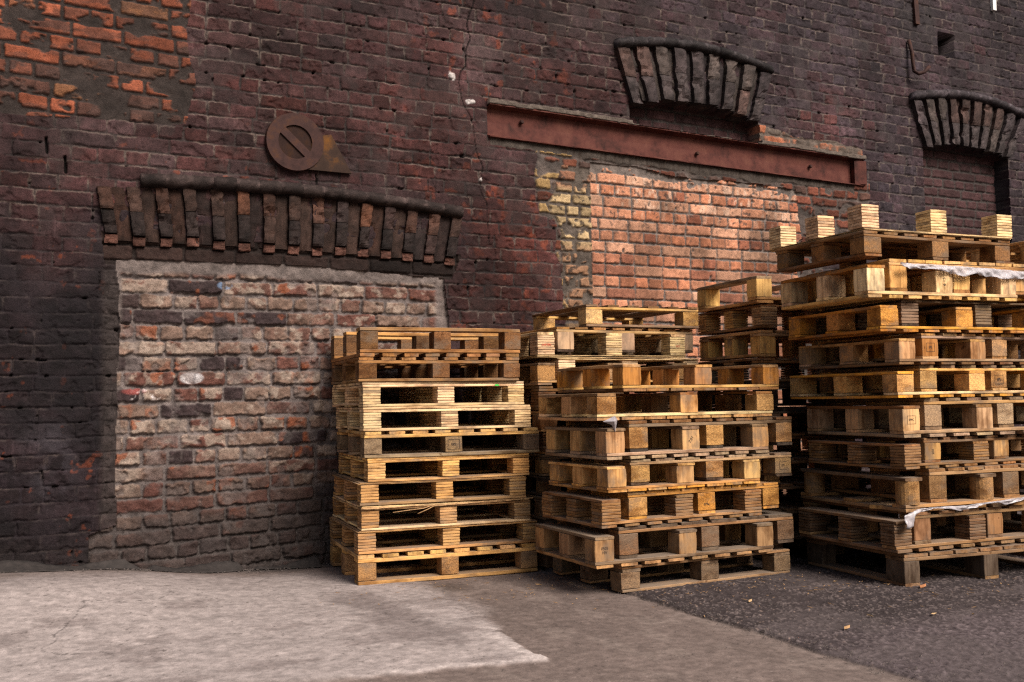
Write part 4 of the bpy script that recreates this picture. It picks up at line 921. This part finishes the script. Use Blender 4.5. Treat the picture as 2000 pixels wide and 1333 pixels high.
# --- stack F: right, behind
Fs = []
fl = [('brown', 'chip'), ('umber', 'solid'), ('tan', 'chip'), ('grey', 'ply'), ('brown', 'solid'), ('umber', 'chip'), ('tan', 'ply'), ('brown', 'chip'), ('tan', 'solid'), ('gold', 'chip'), ('amber', 'solid'), ('gold', 'chip'), ('tan', 'solid')]
fn = ['walnut-brown chip-block', 'dark solid-block', 'sand chip-block', 'grey laminated-block', 'plain brown', 'umber chip-block', 'tan laminated-block', 'mid-brown chip-block', 'tan solid-block', 'golden chip-block', 'amber solid-block', 'golden-boarded', 'straw-coloured']
rows = [(i*0.126-.004, (i+1)*0.126-.006, [(fn[i]+' pallet', 4.72+0.02*((i*7) % 3), D(L=.95, deck='y', run='y', block=b_, cb=c_, cd=c_))]) for i, (c_, b_) in enumerate(fl)]
Fs = pairs(rows, -1.95, 0.70, R(-3), 'far right back stack', 'pallets in the far right back stack')

# ------------------------------------------------------------------ plastic scraps, loose wood, litter
def ribbon(name, pts, width, mat, label, cat, axis=(0, 0, 1), seg=40, amp=0.012, seed=1, group=None, thick=0.0008):
    """crumpled film following a polyline, hanging along axis"""
    r_ = random.Random(seed); V, F = [], []; n = 6; axv = Vector(axis)
    P_ = [Vector(p) for p in pts]; ln = [(P_[i+1]-P_[i]).length for i in range(len(P_)-1)]; T = sum(ln)
    def at(t):
        d = t*T
        for i, l_ in enumerate(ln):
            if d <= l_ or i == len(ln)-1: return P_[i].lerp(P_[i+1], min(1, d/l_)), i
            d -= l_
    W_ = width if callable(width) else (lambda t: width)
    for i in range(seg+1):
        p, _ = at(i/seg); ww = W_(i/seg)*(1.0+0.16*math.sin(i*.17+1)+.08*math.sin(i*.41))
        for j in range(n+1):
            v = j/n; o_ = Vector((0, -amp*(1.0+math.sin(i*0.23+v*5+seed)+.6*math.sin(i*.61-v*7)+.3*math.sin(i*1.3+v*11)), amp*.3*math.sin(i*.3+v*3)))*(0.3+0.9*v)+Vector((r_.uniform(-.001, .001), r_.uniform(-.0015, .0015), r_.uniform(-.001, .001)))
            V.append(p+axv*(-v*ww)+o_)
    for i in range(seg):
        for j in range(n): a = i*(n+1)+j; F.append((a, a+1, a+n+2, a+n+1))
    o = meshobj(name, V, F, mat, None, smooth=True)
    m_ = o.modifiers.new('thick', 'SOLIDIFY'); m_.thickness = thick
    tag(o, label, cat, group); return o
def epos(px_, d_, z):  # point on the front line of the right stack: px_ along, d_ out
    a = R(-5); return (3.50+px_*math.cos(a)+d_*math.sin(a), -2.085+px_*math.sin(a)-d_*math.cos(a), z)
ribbon('plastic_sheet', [epos(.05, .034, 1.440), epos(.3, .036, 1.438), epos(.6, .038, 1.432), epos(.80, .040, 1.425), epos(.86, .034, 1.42)], lambda t: 0.014+0.024*t+0.012*math.sin(t*3.1)+0.004*math.sin(t*17), M_PLAST, 'crumpled white plastic film hanging under the plank near the top of the right stack', 'plastic film', seed=3, amp=0.006, seg=110)
ribbon('plastic_strip', [epos(.02, .03, .325), epos(.12, .02, .352), epos(.4, .015, .350), epos(.6, .02, .362), epos(.85, .015, .375)], lambda t: (0.05 if t < .07 else 0.012+0.008*math.sin(t*19)), M_PLASG, 'torn grey plastic strip with a knotted end low on the right stack', 'plastic strip', seed=4, amp=0.005, seg=90)
V = [(2.335, -1.545, 0.757), (2.385, -1.565, 0.782), (2.375, -1.555, 0.742), (2.398, -1.545, 0.71), (2.402, -1.56, 0.765), (2.376, -1.575, 0.758)]
o = meshobj('plastic_scrap', V, [(0, 2, 5), (0, 5, 1), (5, 2, 3), (5, 3, 4), (5, 4, 1)], M_PLASG); m_ = o.modifiers.new('thick', 'SOLIDIFY'); m_.thickness = 0.0015
tag(o, 'small triangular scrap of clear plastic poking from the middle stack', 'plastic scrap')
def slab(name, c, s, rot, mat, label, cat, col='brown', group=None, tilt=0.0):
    V, F, G = [], [], []; board(V, F, G, (0, 0, s[2]/2), s, 0, 0.001, 8)
    o = meshobj(name, V, F, M_WOOD, None, attrs={'gr': ('FLOAT_VECTOR', G)}); o.location = c; o.rotation_euler = (0, tilt, rot); o.color = jitc(PAL[col])
    tag(o, label, cat, group); return o
slab('loose_plank', (3.70, -1.86, 0.333), (0.26, 0.07, 0.018), R(20), M_WOOD, 'short loose plank lying on the deck under the round blocks in the right stack', 'plank', 'tan')
for k, (px_, py_, s_) in enumerate(((0.10, .06, .16), (0.14, .09, .12), (0.52, .05, .12))):
    a = R(-5); slab('plywood_scrap', (3.42+px_*math.cos(a)+py_*0.1, -2.06+py_, 1.588+0.006*(k % 2)), (s_, 0.06, 0.006), R(-5+8*k), M_WOOD,
         ['pale plywood scrap beside the corner block on top of the right stack', 'thinner plywood scrap leaning over the other beside the corner block', 'plywood scrap beside the middle block on top of the right stack'][k], 'scrap', 'new', 'plywood scraps on the top pallet')
# splinters hanging in the left stack
def splinter(pts, label):
    o = tube('splinter', pts, 0.0022, M_CHIPW, None, 5); tag(o, label, 'splinter', 'splinters on the left stack'); return o
a6 = R(-6)
def apos(u, d, z): return (1.50+u*math.cos(a6)+d*math.sin(a6), -0.735+u*math.sin(a6)-d*math.cos(a6), z)
splinter([apos(.36, .006, .362), apos(.30, .015, .348), apos(.22, .018, .343), apos(.15, .02, .337)], 'long pale splinter hanging from the splintered pallet in the left stack')
splinter([apos(.36, .008, .358), apos(.32, .02, .343), apos(.27, .022, .325)], 'short splinter hanging beside the long one in the left stack')
ribbon('splintered_veneer', [apos(.0, .003, .365), apos(.4, .005, .362), apos(.87, .004, .372)], 0.006, M_CHIPW, 'ragged strip of peeling veneer along the front of the left stack', 'veneer strip', seed=9, amp=0.003, seg=60)

# tar felt and rubble along the foot of the wall
def felt(name, x0, x1, label, seed):
    r_ = random.Random(seed); V, F = [], []; n = 60; m_ = 5
    for i in range(n+1):
        x = x0+(x1-x0)*i/n; t = max(0.0, min(1.0, (1.35-x)/1.4)); gz = (t*t*(3-2*t))*0.105
        taper = min(1, i/4, (n-i)/4)
        for j in range(m_+1):
            v = j/m_; V.append((x, -0.015-0.10*v*(0.6+0.4*math.sin(x*9))*taper-0.004, gz+0.003+0.035*(1-v)**1.5*taper*(0.7+0.5*math.sin(x*13+1))+r_.uniform(0, .006)*taper))
    for i in range(n):
        for j in range(m_): a = i*(m_+1)+j; F.append((a, a+m_+1, a+m_+2, a+1))
    o = meshobj(name, V, F, M_TAR, None, smooth=True); s_ = o.modifiers.new('thick', 'SOLIDIFY'); s_.thickness = 0.004; s_.offset = 1
    tag(o, label, 'tar felt', 'strips of tar felt at the foot of the wall')
felt('tar_felt', -0.6, 0.62, 'long dark strip of tar felt at the foot of the wall, far left', 1)
felt('tar_felt', 0.64, 1.12, 'curled piece of tar felt at the foot of the wall below the whitewashed infill', 2)
felt('tar_felt', 1.16, 1.52, 'dark lump of felt at the wall foot beside the left stack', 3)

def leafy(name, x, y, z, s, rot, mat, label, cat, group=None):
    V = [(-s, 0, .002), (-s*.4, s*.3, .006), (s*.5, s*.22, .004), (s, 0, .008), (s*.4, -s*.25, .003), (-s*.5, -s*.2, .002)]; b = [(a, b_, c-0.0018) for a, b_, c in V]
    o = meshobj(name, V+b, [(0, 5, 4, 3, 2, 1), (6, 7, 8, 9, 10, 11)]+[(i, (i+1) % 6, 6+(i+1) % 6, 6+i) for i in range(6)], mat); o.location = (x, y, z); o.rotation_euler = (0, 0, rot); tag(o, label, cat, group)
M_LEAF = flatmat('dry_leaf', (0.33, 0.14, 0.06), 0.7, 60, 0.3); M_PALE = flatmat('pale_splinter', (0.40, 0.27, 0.14), 0.8, 60, 0.2)
leafy('dry_leaf', 3.60, -2.13, .014, .035, .4, M_LEAF, 'rusty brown dry leaf on the asphalt at the corner of the right stack', 'leaf')
for x, y, s, l_ in ((2.76, -1.98, .022, 'pale chip nearest the middle stack on the asphalt'), (3.19, -2.53, .032, 'largest pale wood chip on the asphalt before the right stack'), (3.31, -2.61, .014, 'small round pale chip on the asphalt, nearest the right edge'), (2.96, -2.43, .018, 'pale chip left of the largest one on the asphalt'),
                  (2.74, -2.53, .03, 'reddish curled chip on the asphalt near its concrete edge'), (3.37, -1.84, .016, 'small yellow chip on the asphalt in front of the gap between stacks'), (2.21, -1.16, .02, 'orange chip on the concrete between left and middle stacks')):
    leafy('wood_chip', x, y, .012 if x > 2.5 else .004, s*.75, x*7, M_CHIPW if 'reddish' in l_ or 'orange' in l_ else M_PALE, l_, 'wood chip', 'wood chips scattered on the ground')
# loose grit: one countless scatter
def grit():
    r_ = random.Random(3); V, F = [], []
    for k in range(3600):
        x = r_.uniform(2.40, 4.9) if k < 2000 else r_.uniform(-0.3, 2.5); y = r_.uniform(-3.3, -0.9) if k < 2000 else r_.uniform(-3.0, -0.05)
        if k < 380: x = 2.46+r_.gauss(0, .035); y = r_.uniform(-3.3, -1.5)
        if k >= 2600: x = r_.uniform(-0.4, 2.6); y = -0.01-abs(r_.gauss(0, .05))
        s = r_.uniform(.0012, .0042)*(1 if k < 2000 else .8 if k < 2600 else 1.5); z = (0.012 if x > 2.45 else 0.004); b = len(V)
        if x < 1.3: t = min(1, (1.35-x)/1.4); q = min(1, max(0, (y+1.6)/1.4)); z += t*t*(3-2*t)*0.105*q*q*(3-2*q)
        an = r_.uniform(0, 6)
        for (a, b2, c) in ((0, 0, 1), (1, 0, 0), (0, 1, 0), (-1, 0, 0), (0, -1, 0)):
            V.append((x+(a*math.cos(an)-b2*math.sin(an))*s*r_.uniform(.7, 1.3), y+(a*math.sin(an)+b2*math.cos(an))*s*r_.uniform(.7, 1.3), z+c*s*.8))
        F += [(b, b+1, b+2), (b, b+2, b+3), (b, b+3, b+4), (b, b+4, b+1)]
    o = meshobj('grit', V, F, flatmat('grit_stone', (0.075, 0.062, 0.057), 0.9, 60, 0.6)); tag(o, 'loose grit and small stones scattered over the asphalt and concrete', 'grit', kind='stuff')
grit()

def slivers():
    r_ = random.Random(8); V, F = [], []
    for k in range(260):
        cx, cy = r_.choice(((1.9, -0.85), (2.9, -1.6), (4.0, -2.2), (2.3, -1.2), (3.4, -1.9))); x, y = cx+r_.gauss(0, .38), cy-abs(r_.gauss(0, .16)); z = 0.016 if x > 2.45 else 0.006
        a = r_.uniform(0, 3.14); l, w_ = r_.uniform(.004, .02), r_.uniform(.0008, .0025); c_, s_ = math.cos(a), math.sin(a); b = len(V)
        for (u, v, h) in ((-l, 0, 0), (0, -w_, .001), (l, 0, .002), (0, w_, .001), (0, 0, -.001)): V.append((x+u*c_-v*s_, y+u*s_+v*c_, z+h))
        F += [(b, b+1, b+2, b+3), (b+1, b, b+4), (b+2, b+1, b+4), (b+3, b+2, b+4), (b, b+3, b+4)]
    o = meshobj('wood_slivers', V, F, M_CHIPW); tag(o, 'tiny wood slivers strewn on the ground in front of the stacks', 'slivers', kind='stuff')
slivers()
